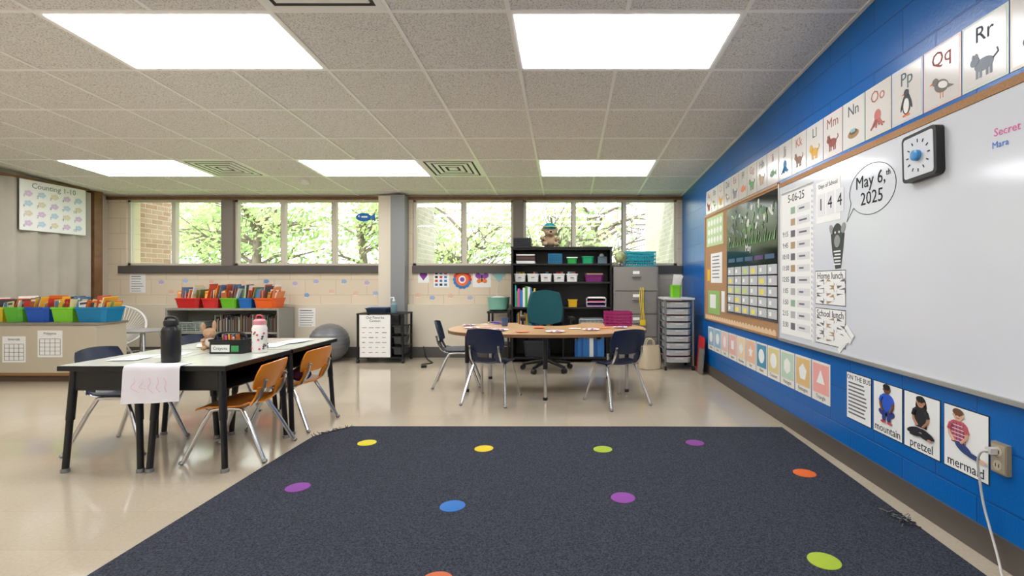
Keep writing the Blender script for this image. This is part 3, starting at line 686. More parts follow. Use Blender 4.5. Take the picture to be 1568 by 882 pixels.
# black wire cart with a poster
b=B("rolling_storage_cart"); x0,x1,y0,y1=PX(549,6.0),PX(618,6.0),5.98,6.30
for x in (x0,x1):
    for y in (y0,y1): b.cyl((x,y,0.04),(x,y,0.60),0.014,BLACK); b.cyl((x-0.012,y,0.024),(x+0.012,y,0.024),0.024,BLACK,seg=14)
xm=x0+0.40
for y in (y0,y1): b.cyl((xm,y,0.07),(xm,y,0.60),0.012,BLACK)
b.box(x0-0.012,x1+0.012,y0-0.012,y1+0.012,0.59,0.606,BLACK); b.box(x0,x1,y0,y1,0.06,0.075,BLACK)
for z in (0.19,0.32,0.45):
    b.tub((xm+x1)/2,(y0+y1)/2,z-0.09,x1-xm-0.03,y1-y0-0.02,0.085,mat((60,62,66),0.35)); b.cyl((xm,y0,z),(x1,y0,z),0.007,BLACK,seg=8); b.cyl((x1,y0,z),(x1,y1,z),0.007,BLACK,seg=8)
    b.tub((x0+xm)/2,(y0+y1)/2,z-0.09,xm-x0-0.03,y1-y0-0.02,0.085,mat((60,62,66),0.35))
b.done()
b=B("favorites_chart"); b.M=Matrix(((1,0,0,0),(0,0,-1,y0-0.016),(0,1,0,0),(0,0,0,1))); u0,u1=x0+0.03,xm+0.0
b.rect(u0,u1,0.075,0.585,0,PAPER,0.002); b.text("Our Favorite\nCenters",(u0+u1)/2,0.535,0.042,0.0022,INK)
for k in range(6):
    for q in range(4): b.rect(u0+0.03+q*0.08,u0+0.03+q*0.08+U(.03,.06),0.13+k*0.06,0.138+k*0.06,0.0022,random.choice([GR_ for GR_ in (mat((90,90,95),0.8),PAL[10],mat((190,140,130),0.8),mat((150,150,150),0.8))]))
b.done()
b=B("paper_basket"); b.tub(x0+0.20,6.15,0.607,0.30,0.22,0.055,mat((30,50,70),0.5)); b.rbox((x0+0.20,6.15,0.66),(0.24,0.16,0.02),0.05,PAL[7]); b.done()
b=B("sanitizer_bottle"); c=(PX(603,6.1),6.1,0.607); b.lathe(c,[(0.035,0),(0.04,0.01),(0.04,0.10),(0.015,0.125),(0.013,0.14)],mat((120,150,160),0.2)); b.lathe((c[0],c[1],0.747),[(0.016,0),(0.016,0.02),(0.006,0.022),(0.006,0.05)],WHITE); b.tube([(c[0],c[1],0.795),(c[0]-0.04,c[1],0.793),(c[0]-0.045,c[1],0.783)],0.006,WHITE); b.done()
b=B("exercise_ball"); b.lathe((PX(497,6.0),6.12,0.0),[(0.235*math.sin(a)+ (0.003*math.cos(a*28) if 0.3<a<2.84 else 0)+0.001,0.235-0.235*math.cos(a)) for a in [math.pi*k/60 for k in range(61)]],mat((112,112,114),0.35),seg=40); b.done()
b=B("floor_cable"); b.tube([(-1.86,6.40,0.15),(-1.82,6.35,0.02),(-1.7,6.1,0.008),(-1.6,5.95,0.008),(-1.75,5.85,0.008),(-1.66,5.75,0.008)],0.007,BLACK,smooth=3); b.rbox((-1.66,5.72,0.014),(0.06,0.12,0.026),0.3,BLACK); b.done()

# ================================================================ LEFT SHELVES
SH=mat((146,144,134),0.5,name="shelf_grey_laminate")
warm=[mat(c,0.5) for c in ((235,120,40),(245,190,60),(200,60,50),(245,240,230),(240,150,90),(230,215,160),(90,130,170),(210,90,60),(120,150,90),(250,245,238),(180,100,50),(70,70,80))]
def bin_books(name,cx,cy,z,w,d,h,m,n=10,bh=(0.1,0.17),lean=0.25):
    b=B(name); b.tub(cx,cy,z,w,d,h,m,taper=0.82)
    for k in range(n):
        x=cx-w*0.36+w*0.66*k/(n-1); hh=U(*bh)
        old=b.M; b.M=Matrix.Translation((x,cy+U(-.02,.02),z+0.012))@Matrix.Rotation(U(-.1,.1)+lean*U(.2,1),4,'Y')@Matrix.Rotation(U(-.15,.15),4,'Z')
        dd=min(d*0.62,0.2); b.box(-0.003,0.003,-dd/2,dd/2,0,h+hh*0.55,random.choice(warm)); b.M=old
    for k in range(3): # face-out covers
        old=b.M; b.M=Matrix.Translation((cx+(-0.26+0.24*k)*w,cy-d*0.30+0.012*k,z+0.015))@Matrix.Rotation(U(-.2,.25),4,'Y')@Matrix.Rotation(-0.12,4,'X')
        hh=h+U(.03,.10); m1=random.choice(warm); b.box(-w*0.17,w*0.17,-0.003,0.003,0.0,hh,m1)
        b.box(-w*0.13,w*0.10,-0.0042,-0.0031,hh-0.035,hh-0.015,random.choice(warm)); b.M=old
    return b.done()
b=B("low_bookshelf"); x0,x1,y0,y1,zt=-4.94,-3.54,6.06,6.41,0.66
b.box(x0,x1,y0,y1,zt-0.025,zt,SH); b.box(x0,x0+0.025,y0,y1,0,zt-0.025,SH); b.box(x1-0.025,x1,y0,y1,0,zt-0.025,SH); b.box(x0+0.025,x1-0.025,y1-0.012,y1,0,zt-0.025,SH)
b.box(x0+0.025,x1-0.025,y0,y1-0.012,0.05,0.07,SH); b.box(x0+0.025,x1-0.025,y0+0.005,y1-0.012,0.345,0.365,SH)
xc=(x0+x1)/2; b.box(xc-0.01,xc+0.01,y0+0.01,y1-0.012,0.07,0.345,SH); b.done(bevel=0.003)
mutebk=[mat(c,0.6) for c in ((50,50,58),(100,50,44),(44,64,76),(130,122,106),(70,80,50),(170,164,150),(50,40,50),(120,90,50),(36,36,40))]
books("books",x0+0.55,x1-0.06,y0+0.05,0.366,0.14,0.22,thick=(0.006,0.014),mats=mutebk)
books("books",x0+0.05,x0+0.6,y0+0.06,0.071,0.16,0.22,thick=(0.006,0.016),mats=mutebk)
books("books",xc+0.05,x1-0.2,y0+0.06,0.071,0.16,0.22,thick=(0.006,0.016),mats=mutebk)
basket("storage_basket",x0+0.28,y0+0.17,0.366,0.34,0.24,0.12,mat((150,160,150),0.5)).done()
for (pa,pb,c) in ((270,309,(205,40,40)),(311,338,(215,50,45)),(339,366,(110,190,40)),(367,389,(30,110,190)),(390,426,(235,100,30))):
    xa,xb=PX(pa,6.15),PX(pb,6.15); bin_books("book_bin",(xa+xb)/2,6.22,zt+0.001,xb-xa-0.006,0.27,0.125,mat(c,0.35),n=9,bh=(0.10,0.30))
CB=mat((196,186,164),0.5,name="cabinet_beige"); 
b=B("low_cabinet"); x0,x1,y0,y1,zt=-5.98,-4.66,4.88,5.22,0.585
b.box(x0,x1,y0,y1,0.06,zt-0.025,CB); b.box(x0-0.01,x1+0.012,y0-0.012,y1+0.01,zt-0.025,zt,mat((140,132,118),0.4)); b.box(x0+0.01,x1-0.01,y0+0.02,y1,0,0.06,mat((90,70,55),0.6))
b.box(x0,x1,y0-0.006,y0-0.0005,0.06,0.09,mat((150,110,70),0.6)); b.done(bevel=0.003)
for (pa,pb,c) in ((-30,9,(230,200,40)),(10,40,(100,190,60)),(41,80,(30,90,190)),(81,116,(130,210,50)),(117,168,(20,130,180))):
    xa,xb=PX(pa,4.97),PX(pb,4.97); bin_books("book_bin",(xa+xb)/2,5.05,zt+0.001,xb-xa-0.006,0.27,0.15,mat(c,0.35),n=9,bh=(0.04,0.2),lean=0.35)
for (pa,pb,ta,tb_,tt) in ((4,40,515,555,"Intervals"),(58,96,506,547,"Polygons")):
    b=B("math_chart"); b.M=Matrix(((1,0,0,0),(0,0,-1,y0-0.0015),(0,1,0,0),(0,0,0,1)))
    u0,u1,v0,v1=PX(pa,4.88),PX(pb,4.88),PZ(tb_,4.88),PZ(ta,4.88)
    b.rect(u0,u1,v0,v1,0,PAPER,0.0015); b.text(tt,(u0+u1)/2,v1-0.03,0.035,0.0017,INK)
    for r in range(5): b.rect(u0+0.02,u1-0.02,v0+0.02+r*0.04,v0+0.023+r*0.04,0.0017,INK)
    for r in range(5):
        q=u0+0.02+(u1-u0-0.04)*r/4; b.rect(q-0.0015,q+0.0015,v0+0.02,v0+0.18,0.0019,INK)
    b.done()
# woven round chair
b=B("woven_round_chair"); wc=mat((232,230,224),0.5); cx,cy,cz=-5.30,5.80,0.47; hr=0.27
Mh=Matrix.Translation((cx,cy,cz))@Matrix.Rotation(math.radians(35),4,'Z')@Matrix.Rotation(math.radians(52),4,'X')
b.M=Mh
ring=[(hr*math.cos(a),hr*1.05*math.sin(a),0) for a in [2*math.pi*k/28 for k in range(28)]]
b.tube(ring,0.013,wc,closed=True)
for k in range(48):
    a=2*math.pi*k/48; b.tube([(hr*math.cos(a),hr*1.05*math.sin(a),0),(hr*0.55*math.cos(a),hr*0.5*math.sin(a)-0.03,-0.10),(0.03*math.cos(a),-0.06+0.03*math.sin(a),-0.15)],0.0045,wc,seg=5,smooth=1)
b.M=Matrix.Identity(4)
for a in (0.6,2.2,3.8,5.4): 
    b.tube([(cx+0.07*math.cos(a),cy-0.04+0.07*math.sin(a),0.33),(cx+0.22*math.cos(a),cy-0.02+0.22*math.sin(a),0.0)],0.01,wc)
b.tube([(cx+0.14*math.cos(a),cy-0.03+0.14*math.sin(a),0.18) for a in [2*math.pi*k/20 for k in range(20)]],0.007,wc,closed=True); b.done(angle=60)
b=B("round_stool"); st=mat((150,148,144),0.4); cx,cy=-4.76,5.53
b.lathe((cx,cy,0.43),[(0.2,0),(0.255,0.006),(0.26,0.018),(0.255,0.024)],st,seg=36)
for k in range(4):
    a=math.pi/4+k*math.pi/2; b.tube([(cx+0.15*math.cos(a),cy+0.15*math.sin(a),0.43),(cx+0.23*math.cos(a),cy+0.23*math.sin(a),0.0)],0.012,CHROME)
b.tube([(cx+0.185*math.cos(a),cy+0.185*math.sin(a),0.2) for a in [2*math.pi*k/24 for k in range(24)]],0.007,CHROME,closed=True); b.done()

# ================================================================ WALL PAPERS, BACK AND LEFT
b=B("counting_poster"); b.M=Matrix.Translation((0.085,0,0))@FL; u0,u1,v0,v1=5.37,6.11,1.56,2.12
b.rect(u0,u1,v0,v1,0,PAPER,0.003); b.text("Counting 1-10",(u0+u1)/2,v1-0.06,0.085,0.0032,mat((120,120,126),0.8))
pc=[mat((214,192,218),0.8),mat((186,210,224),0.8),mat((222,212,186),0.8)]
for r in range(4):
    for q in range(5):
        uu=u0+0.09+q*0.14; vv=v1-0.15-r*0.11; m=pc[(r+q)%3]
        for a in range(5): b.ell(uu+0.026*math.cos(a*1.257),vv+0.018*math.sin(a*1.257),0.018,0.016,0.0032+0.0002*a,m)
        b.text(str((r*5+q)%10+1),uu-0.045,vv-0.03,0.045,0.0045,mat((130,138,148),0.8))
b.done()
def wall_paper(name,pa,pb,ta,tb_,Y=BW,m=PAPER,fill=None,off=0.001):
    b=B(name); b.M=Matrix(((1,0,0,0),(0,0,-1,Y-off),(0,1,0,0),(0,0,0,1)))
    u0,u1,v0,v1=PX(pa,Y),PX(pb,Y),PZ(tb_,Y),PZ(ta,Y); b.rect(u0,u1,v0,v1,0,m,0.0015)
    if fill: fill(b,u0,u1,v0,v1)
    return b.done()
def lines(b,u0,u1,v0,v1):
    n=7
    for k in range(n):
        v=v1-0.03-(v1-v0-0.05)*k/(n-1); b.rect(u0+0.02,u1-0.02-U(0,.05),v-0.004,v+0.004,0.0017,INK if k==0 else mat((140,140,140),0.8))
wall_paper("notice_sheet",199,223,420,448,fill=lines)
wall_paper("notice_sheet",457,483,472,500,Y=BW-0.071,fill=lines)
def heart(b,u0,u1,v0,v1):
    c=((u0+u1)/2,(v0+v1)/2); m=mat((130,60,150),0.8); r=0.03
    b.ell(c[0]-0.02,c[1]+0.015,r,r,0.0017,m); b.ell(c[0]+0.02,c[1]+0.015,r,r,0.0019,m); b.poly([(c[0]-0.045,c[1]),(c[0]+0.045,c[1]),(c[0],c[1]-0.06)][::-1],0.002,0.0028,m)
wall_paper("art_print",640,657,412,433,fill=heart)
def tt(b,u0,u1,v0,v1):
    for r in range(4):
        for q in range(3): b.rect(u0+0.02+q*0.06,u0+0.055+q*0.06,v0+0.02+r*0.05,v0+0.05+r*0.05,0.0017,random.choice([INK,PAL[0],PAL[2],PAL[10]]))
wall_paper("art_print",664,688,411,440,fill=tt)
b=B("paper_rosette"); b.M=FB; u,v=PX(708,BW),PZ(428,BW)
for k in range(14): b.ell(u+0.095*math.cos(k*.449),v+0.095*math.sin(k*.449),0.03,0.03,0.001+0.0002*k,PAL[2] if (k>6) else PAL[0])
b.ell(u,v,0.085,0.085,0.0045,mat((240,110,50),0.7),n=28); b.ell(u,v,0.05,0.05,0.006,PAPER,n=24); b.ell(u,v,0.03,0.03,0.007,PAL[5]); b.done()
def bfly(b,u0,u1,v0,v1):
    c=((u0+u1)/2,(v0+v1)/2)
    for s in (-1,1):
        b.ell(c[0]+s*0.045,c[1]+0.03,0.045,0.035,0.0017+0.0002*s,mat((150,80,170),0.8),rot=s*0.5); b.ell(c[0]+s*0.035,c[1]-0.035,0.035,0.028,0.002+0.0002*s,mat((240,130,60),0.8),rot=-s*0.5)
    b.ell(c[0],c[1],0.008,0.06,0.004,INK)
wall_paper("art_print",724,752,412,440,fill=bfly)
b=B("paper_heart"); b.M=FB; u,v=PX(764,BW),PZ(421,BW); m=mat((150,200,200),0.7); b.ell(u-0.04,v+0.03,0.055,0.055,0.001,m,rot=0.3); b.ell(u+0.04,v+0.03,0.055,0.055,0.0014,m); b.poly([(u-0.085,v+0.01),(u+0.085,v+0.01),(u,v-0.10)][::-1],0.0018,0.003,m)
b.tube([(u,v-0.1,0.004),(u-0.02,v-0.2,0.004),(u-0.03,v-0.33,0.004)],0.003,PAPER); b.done()
b=B("paper_cloud_cutouts"); b.M=FB
for (px,py,c) in ((247,432,(190,170,210)),(262,447,(230,185,160)),(284,430,(170,190,220)),(300,452,(230,190,165)),(324,431,(225,180,165)),(350,446,(185,180,210)),(372,433,(230,190,165)),(408,431,(120,150,195)),(432,448,(225,185,160)),(452,434,(190,180,210)),(470,452,(130,165,205)),(484,431,(175,175,210)),(508,446,(225,190,170)),(527,431,(150,175,205)),(545,449,(225,190,170)),(562,433,(190,175,205)),(640,452,(230,190,165)),(662,456,(160,180,210)),(690,453,(225,185,165)),(720,456,(180,180,205)),(575,449,(170,185,210))):
    u,v=PX(px,BW),PZ(py,BW); m=mat(c,0.8)
    for a in range(5): b.ell(u+0.020*math.cos(a*1.257),v+0.014*math.sin(a*1.257),0.018,0.016,0.001+0.0002*a,m,n=10)
    b.rect(u-0.02,u+0.02,v-0.032,v-0.024,0.001,PAPER)
b.done()
# hanging fish ornament in the window
b=B("hanging_fish_ornament"); ox,oz=PX(558,BW),PZ(333,BW); fb=mat((30,110,190),0.4); b.sph((ox,BW-0.03,oz),(0.10,0.02,0.055),fb,18,10)
b.M=Matrix(((1,0,0,0),(0,0,-1,BW-0.03),(0,1,0,0),(0,0,0,1))); b.poly([(ox+0.08,oz),(ox+0.15,oz+0.05),(ox+0.15,oz-0.05)][::-1],-0.004,0.004,fb); b.ell(ox-0.05,oz+0.01,0.012,0.012,0.02,PAPER); b.rect(ox-0.02,ox+0.06,oz-0.01,oz+0.012,0.019,PAPER)
b.M=Matrix.Identity(4); b.tube([(ox,BW-0.032,oz+0.05),(ox,BW-0.032,WZ1)],0.002,PAPER,seg=5); b.done()

# ================================================================ RIGHT WALL
cork=mat((180,138,98),0.9,bump=0.5,bscale=200,var=0.12,vscale=120,name="cork"); woodf=mat((176,132,86),0.45,var=0.12,vscale=10)
alum=mat((190,190,188),0.35,0.6)
wbm=mat((222,225,230),0.12,name="whiteboard_surface",spec=0.6)
uL,uR=RU(1197),-0.35
ZB0,ZB1=0.60,1.655
b=B("whiteboard"); b.M=FR; b.box(uL,uR,ZB0,ZB1,0.001,0.016,wbm)
b.box(uL-0.012,uL,ZB0-0.015,ZB1+0.03,0.001,0.022,alum); b.box(uR,uR+0.012,ZB0-0.015,ZB1+0.03,0.001,0.022,alum)
b.box(uL,uR,ZB0-0.02,ZB0,0.001,0.024,alum); b.box(uL,uR,ZB1,ZB1+0.032,0.001,0.02,cork)
b.done(bevel=0.001)
b=B("whiteboard_notes"); b.M=FR; w=0.0165
PINK=mat((225,100,165),0.7); LB=mat((70,130,210),0.7); GR=mat((110,110,115),0.8); YEL=mat((235,220,90),0.8)
u0,u1,v0,v1=RU(1200),RU(1249),0.635,1.60
b.rect(u0,u1,v0,v1,w,PAPER,0.001); b.text("5-06-25",(u0+u1)/2,1.55,0.075,w+0.0012,INK)
for k in range(11):
    v=1.47-k*0.077
    b.rect(u0+0.15,u0+0.21,v-0.025,v+0.02,w+0.0012,random.choice([GR,PAL[10],mat((180,180,180),0.8),mat((150,180,150),0.8)])); b.rect(u0+0.24,u1-0.04,v-0.025,v+0.02,w+0.0012,mat((222,222,222),0.8)); b.rect(u0+0.27,u1-0.07-U(0,.05),v-0.008,v+0.003,w+0.0021,GR)
    if 2<=k: b.text(["9:15","9:45","10:10","11:00","12:05","1:05","1:50","2:15","3:30"][k-2],u0+0.07,v,0.05,w+0.0012,INK)
for k in range(30): b.ell(u0+0.012+ (u1-u0-0.024)*k/29,v1,0.012,0.012,w+0.0006,PAPER,n=10); b.ell(u1,v0+(v1-v0)*k/29,0.010,0.014,w+0.0006,PAPER,n=10)
for k in range(28): b.rect(u1-0.012,u1-0.008,v0+0.02+k*0.033,v0+0.035+k*0.033,w+0.0016,GR)
u0,u1,v0,v1=RU(1254),RU(1292),1.34,1.585
b.rect(u0,u1,v0,v1,w,PAPER,0.001); b.text("Days of School",(u0+u1)/2,v1-0.03,0.034,w+0.0012,INK)
for k,ch in enumerate("144"):
    uu=u0+0.06+k*0.10; b.rect(uu-0.04,uu+0.04,v0+0.04,v0+0.17,w+0.0012,mat((228,228,228),0.7)); b.text(ch,uu,v0+0.105,0.10,w+0.0022,INK)
for (vt,vb,tt_) in ((1.06,0.86,"Home lunch"),(0.84,0.63,"School lunch")):
    u0,u1=RU(1253),RU(1300); b.rect(u0,u1,vb,vt,w,INK,0.0006); b.rect(u0+0.004,u1-0.004,vb+0.004,vt-0.004,w+0.0007,PAPER,0.0006); b.text(tt_,(u0+u1)/2,vt-0.032,0.056,w+0.0014,INK)
    for k in range(8):
        uu=u0+0.06+(k%3)*0.11; vv=vt-0.075-(k//3)*0.045
        b.rbox((uu,vv,w+0.0018+0.0001*k),(0.085,0.03,0.0008),U(-.4,.4),PAL[10] if k%3==1 else GR); b.rbox((uu,vv,w+0.0028+0.0001*k),(0.077,0.023,0.0008),0.0,PAPER)
for k in range(4): b.rbox((RU(1290)+0.03+k*0.025,0.64+0.03*k,w+0.003+0.001*k),(0.09,0.03,0.0008),U(-.9,.9),PAPER)
uc=(RU(1306)+RU(1378))/2; vc=1.455; ru,rv=0.185,0.125
b.tube([(uc+ru*math.cos(a),vc+rv*math.sin(a),w+0.001) for a in [-2.5+ (2*math.pi-0.25)*k/40 for k in range(41)]]+[(uc-0.21,vc-0.14,w+0.001),(uc+ru*math.cos(-2.5),vc+rv*math.sin(-2.5),w+0.001)],0.0013,INK,seg=5)
b.text("May 6,\n 2025",uc-0.01,vc,0.092,w+0.0005,INK); b.text("th",uc+0.13,vc+0.055,0.04,w+0.0005,INK)
b.text("Secret Story",-1.635,1.515,0.040,w+0.0005,PINK,rot=-0.04); b.text("Mara",-1.71,1.475,0.033,w+0.0005,LB)
b.done()
b=B("animal_picture_magnet"); b.M=FR; uu=RU(1287); v=1.20; g1=mat((70,76,70),0.8); g2=mat((150,150,146),0.8)
b.poly([(uu-0.07,v+0.07),(uu+0.07,v+0.06),(uu+0.055,v-0.04),(uu+0.035,v-0.13),(uu-0.02,v-0.135),(uu-0.05,v-0.05)][::-1],w,w+0.001,g1)
b.ell(uu,v+0.06,0.05,0.06,w+0.0012,g1); b.ell(uu-0.06,v+0.09,0.02,0.03,w+0.0012,g2,rot=0.5); b.ell(uu+0.06,v+0.09,0.02,0.03,w+0.0014,g2,rot=-0.5)
b.ell(uu,v+0.02,0.03,0.035,w+0.0022,g2); b.ell(uu-0.02,v+0.07,0.007,0.007,w+0.0022,PAPER,n=10); b.ell(uu+0.02,v+0.07,0.007,0.007,w+0.0022,PAPER,n=10)
for k in range(5): b.rect(uu-0.035+0.01*(k%2),uu+0.035,v-0.04-k*0.018,v-0.032-k*0.018,w+0.0022,PAPER)
b.done()
# timer
b=B("classroom_timer"); yc=-RU(1425); b.M=FR@Matrix.Translation((-yc,1.525,0.0165))@Matrix.Rotation(math.radians(2),4,'Z'); h=0.10
def rr(h,r,n=6):
    p=[]
    for (sx,sy,a0) in ((1,1,0),(-1,1,90),(-1,-1,180),(1,-1,270)):
        for k in range(n+1):
            a=math.radians(a0+90*k/n); p.append((sx*(h-r)+r*math.cos(a),sy*(h-r)+r*math.sin(a)))
    return p
b.poly(rr(h,0.02),0,0.035,BLACK); b.poly(rr(h-0.014,0.012),0.0352,0.037,mat((215,218,222),0.4)); b.lathe((0,0,0.0372),[(0.022,0),(0.022,0.018),(0.018,0.02)],mat((60,140,200),0.3))
for k in range(12):
    a=k*math.pi/6; b.rbox((0.062*math.cos(a),0.062*math.sin(a),0.0378),(0.014,0.005,0.001),a,INK)
b.done()
# bulletin board
b=B("bulletin_board"); b.M=FR; u0,u1=RU(1082),RU(1196)-0.02; b.box(u0,u1,0.60,1.68,0.001,0.014,cork)
b.box(u0-0.012,u0+0.01,0.585,1.695,0.001,0.02,woodf); b.box(u0,u1,1.68,1.70,0.001,0.02,woodf); b.box(u0,u1,0.585,0.60,0.001,0.02,woodf)
bd=mat((226,196,160),0.8)
for k in range(26): b.ell(u0+0.03+k*0.07,0.615,0.036,0.03,0.0142+0.00005*(k%2),bd,n=12)
b.done()
b=B("bulletin_papers"); b.M=FR; w=0.0145
GN=mat((150,190,110),0.8)
b.rect(-5.30,-4.75,1.36,1.66,w,mat((190,214,160),0.8))
for r in range(3):
    for q in range(5): b.ell(-5.22+q*0.10,1.60-r*0.09,0.035,0.032,w+0.001,PAPER)
b.rect(-5.15,-4.78,0.98,1.28,w,PAPER,0.001)
for k in range(7): b.rect(-5.1,-4.84-U(0,.05),1.24-k*0.035,1.25-k*0.035,w+0.0012,GR)
b.rect(-5.28,-5.18,1.0,1.12,w,PAL[1])
b.rect(-5.25,-4.85,0.66,0.90,w,GN); b.rect(-5.18,-4.98,0.72,0.86,w+0.001,PAPER); b.rect(-4.80,-4.70,0.70,0.90,w,PAPER)
b.done()
b=B("calendar_pocket_chart"); b.M=FR; u0,u1,v0,v1=RU(1116),RU(1194),0.70,1.66
ck=mat((30,36,34),0.12); b.rect(u0,u1,v0,v1,w,ck,0.004)
w2=w+0.0042
GK=[mat((60,110,60),0.3),mat((110,150,90),0.3),mat((220,220,210),0.3),mat((40,60,50),0.3),mat((90,110,120),0.3)]
for k in range(60):
    uu,vv=U(u0+0.06,u1-0.06),U(1.36,1.62); b.ell(uu,vv,U(.012,.045),U(.01,.03),w2+0.00005*k,random.choice(GK),n=9,rot=U(0,3))
for k in range(24):
    uu=u0+0.07+k*0.043; b.poly([(uu-0.02,1.30),(uu+0.015,1.30),(uu+0.03,1.30+U(.04,.12))],w2+0.0031,w2+0.0036,GK[k%2])
b.text("May",(u0+u1)/2,1.27,0.08,w2+0.0038,PAPER)
for q in range(5): b.rect(u0+0.05+q*0.21,u0+0.22+q*0.21,1.165,1.20,w2,random.choice([mat((90,60,120),0.4),mat((60,90,130),0.4)]))
for r in range(5):
    for q in range(6):
        uu=u0+0.03+q*0.182; vv=1.05-r*0.083
        b.rect(uu,uu+0.165,vv,vv+0.072,w2,mat((206,210,212),0.25)); 
        if R()<0.4: b.rect(uu+U(0.02,.05),uu+0.11,vv+0.012,vv+0.05,w2+0.001,random.choice([YEL,YEL,mat((190,215,120),0.8)]))
        else: b.rect(uu+0.03,uu+0.07,vv+0.02,vv+0.05,w2+0.001,PAPER)
for r in range(4): b.rect(u0,u1,v0+0.0+r*0.006,v0+0.003+r*0.006,w2,GR)
b.done()
# alphabet cards
animals=[(160,60,50),(110,150,90),(220,160,70),(150,120,90),(130,130,140),(230,120,60),(90,150,80),(200,170,130),(110,160,110),(60,130,180),(150,110,90),(220,170,60),(150,80,70),(160,130,90),(200,120,110),(40,44,50),(110,100,90),(130,140,150),(90,92,96),(220,140,70),(150,110,160),(120,80,60),(70,110,150),(200,140,60),(230,200,60),(60,60,60)]
edgec=[(232,205,196),(206,220,206),(222,214,190),(206,214,224)]
kinds=[0,1,0,1,0,2,0,0,2,3,0,0,0,5,3,4,1,0,2,0,1,5,2,2,0,0]
def critter(b,uc,vc,m,kind,w0):
    W2=mat((235,230,222),0.5)
    if kind==0:
        b.ell(uc,vc,0.042,0.024,w0,m); b.ell(uc-0.04,vc+0.022,0.020,0.017,w0+0.001,m,rot=0.3); b.ell(uc-0.046,vc+0.04,0.006,0.010,w0+0.0016,m); b.ell(uc-0.033,vc+0.04,0.006,0.010,w0+0.0016,m)
        for q in (-0.030,-0.014,0.014,0.030): b.rect(uc+q-0.005,uc+q+0.005,vc-0.045,vc-0.01,w0+0.0002,m)
        b.tube([(uc+0.038,vc+0.005,w0+.0006),(uc+0.06,vc+0.02,w0+.0006),(uc+0.055,vc+0.035,w0+.0006)],0.003,m,seg=5)
    elif kind==1:
        b.ell(uc,vc,0.038,0.026,w0,m,rot=-0.3); b.ell(uc-0.032,vc+0.026,0.016,0.015,w0+0.001,m); b.ell(uc+0.01,vc+0.002,0.026,0.014,w0+0.0012,W2,rot=-0.4)
        b.poly([(uc-0.046,vc+0.03),(uc-0.064,vc+0.022),(uc-0.046,vc+0.018)],w0+0.001,w0+0.0018,PAL[4]); b.poly([(uc+0.03,vc),(uc+0.068,vc-0.02),(uc+0.035,vc-0.02)][::-1],w0,w0+0.0009,m)
        for q in (-0.006,0.008): b.rect(uc+q,uc+q+0.003,vc-0.05,vc-0.02,w0,PAL[4])
    elif kind==2:
        b.ell(uc-0.008,vc,0.044,0.024,w0,m); b.poly([(uc+0.028,vc),(uc+0.062,vc+0.025),(uc+0.062,vc-0.025)][::-1],w0,w0+0.0009,m); b.ell(uc-0.03,vc+0.006,0.004,0.004,w0+0.0011,W2)
        b.poly([(uc-0.01,vc+0.02),(uc+0.01,vc+0.038),(uc+0.018,vc+0.016)],w0,w0+0.0009,m)
    elif kind==3:
        b.ell(uc,vc+0.018,0.026,0.030,w0,m)
        for q in range(6):
            a=-2.8+q*0.5; b.tube([(uc+0.006*(q-2.5),vc,w0+.0008),(uc+0.03*math.cos(a)*1.2,vc-0.025,w0+.0008),(uc+0.055*math.cos(a),vc-0.04+0.01*(q%2),w0+.0008)],0.0045,m,seg=5,smooth=1)
    elif kind==4:
        b.ell(uc,vc,0.028,0.048,w0,m); b.ell(uc,vc-0.008,0.018,0.034,w0+0.001,W2); b.ell(uc,vc+0.05,0.016,0.016,w0+0.0012,m); b.poly([(uc-0.014,vc+0.052),(uc-0.032,vc+0.046),(uc-0.014,vc+0.043)],w0+0.0012,w0+0.002,PAL[4])
        for s in (-1,1): b.ell(uc+s*0.028,vc,0.006,0.028,w0+0.0005,m,rot=s*0.3); b.ell(uc+s*0.012,vc-0.05,0.012,0.005,w0+0.0012,PAL[4])
    else:
        b.ell(uc,vc-0.012,0.050,0.022,w0,m); b.ell(uc,vc,0.034,0.014,w0+0.001,mat((110,85,60),0.8)); 
        for q in (-0.014,0.0,0.014): b.ell(uc+q,vc+0.006,0.008,0.010,w0+0.002,mat((150,200,205),0.5))
for k in range(26):
    ch=chr(65+k); yR=2.713-(k-12)*0.2045
    u0=-(yR+0.2045)+0.003; u1=-yR-0.003
    b=B("alphabet_card"); b.M=FR; v0,v1=1.712,1.962
    b.rect(u0,u1,v0,v1,0.001,mat(edgec[k%4],0.3),0.0015); b.rect(u0+0.009,u1-0.009,v0+0.009,v1-0.009,0.0026,mat((226,222,216),0.16),0.0006)
    lc=[mat((160,90,80),0.7),mat((80,88,96),0.7),mat((190,110,90),0.7),mat((90,110,120),0.7)][k%4]
    b.text(ch+ch.lower(),(u0+u1)/2,v1-0.058,0.082,0.0034,lc)
    critter(b,(u0+u1)/2,v0+0.078,mat(animals[k],0.5),kinds[k],0.0034)
    b.done()
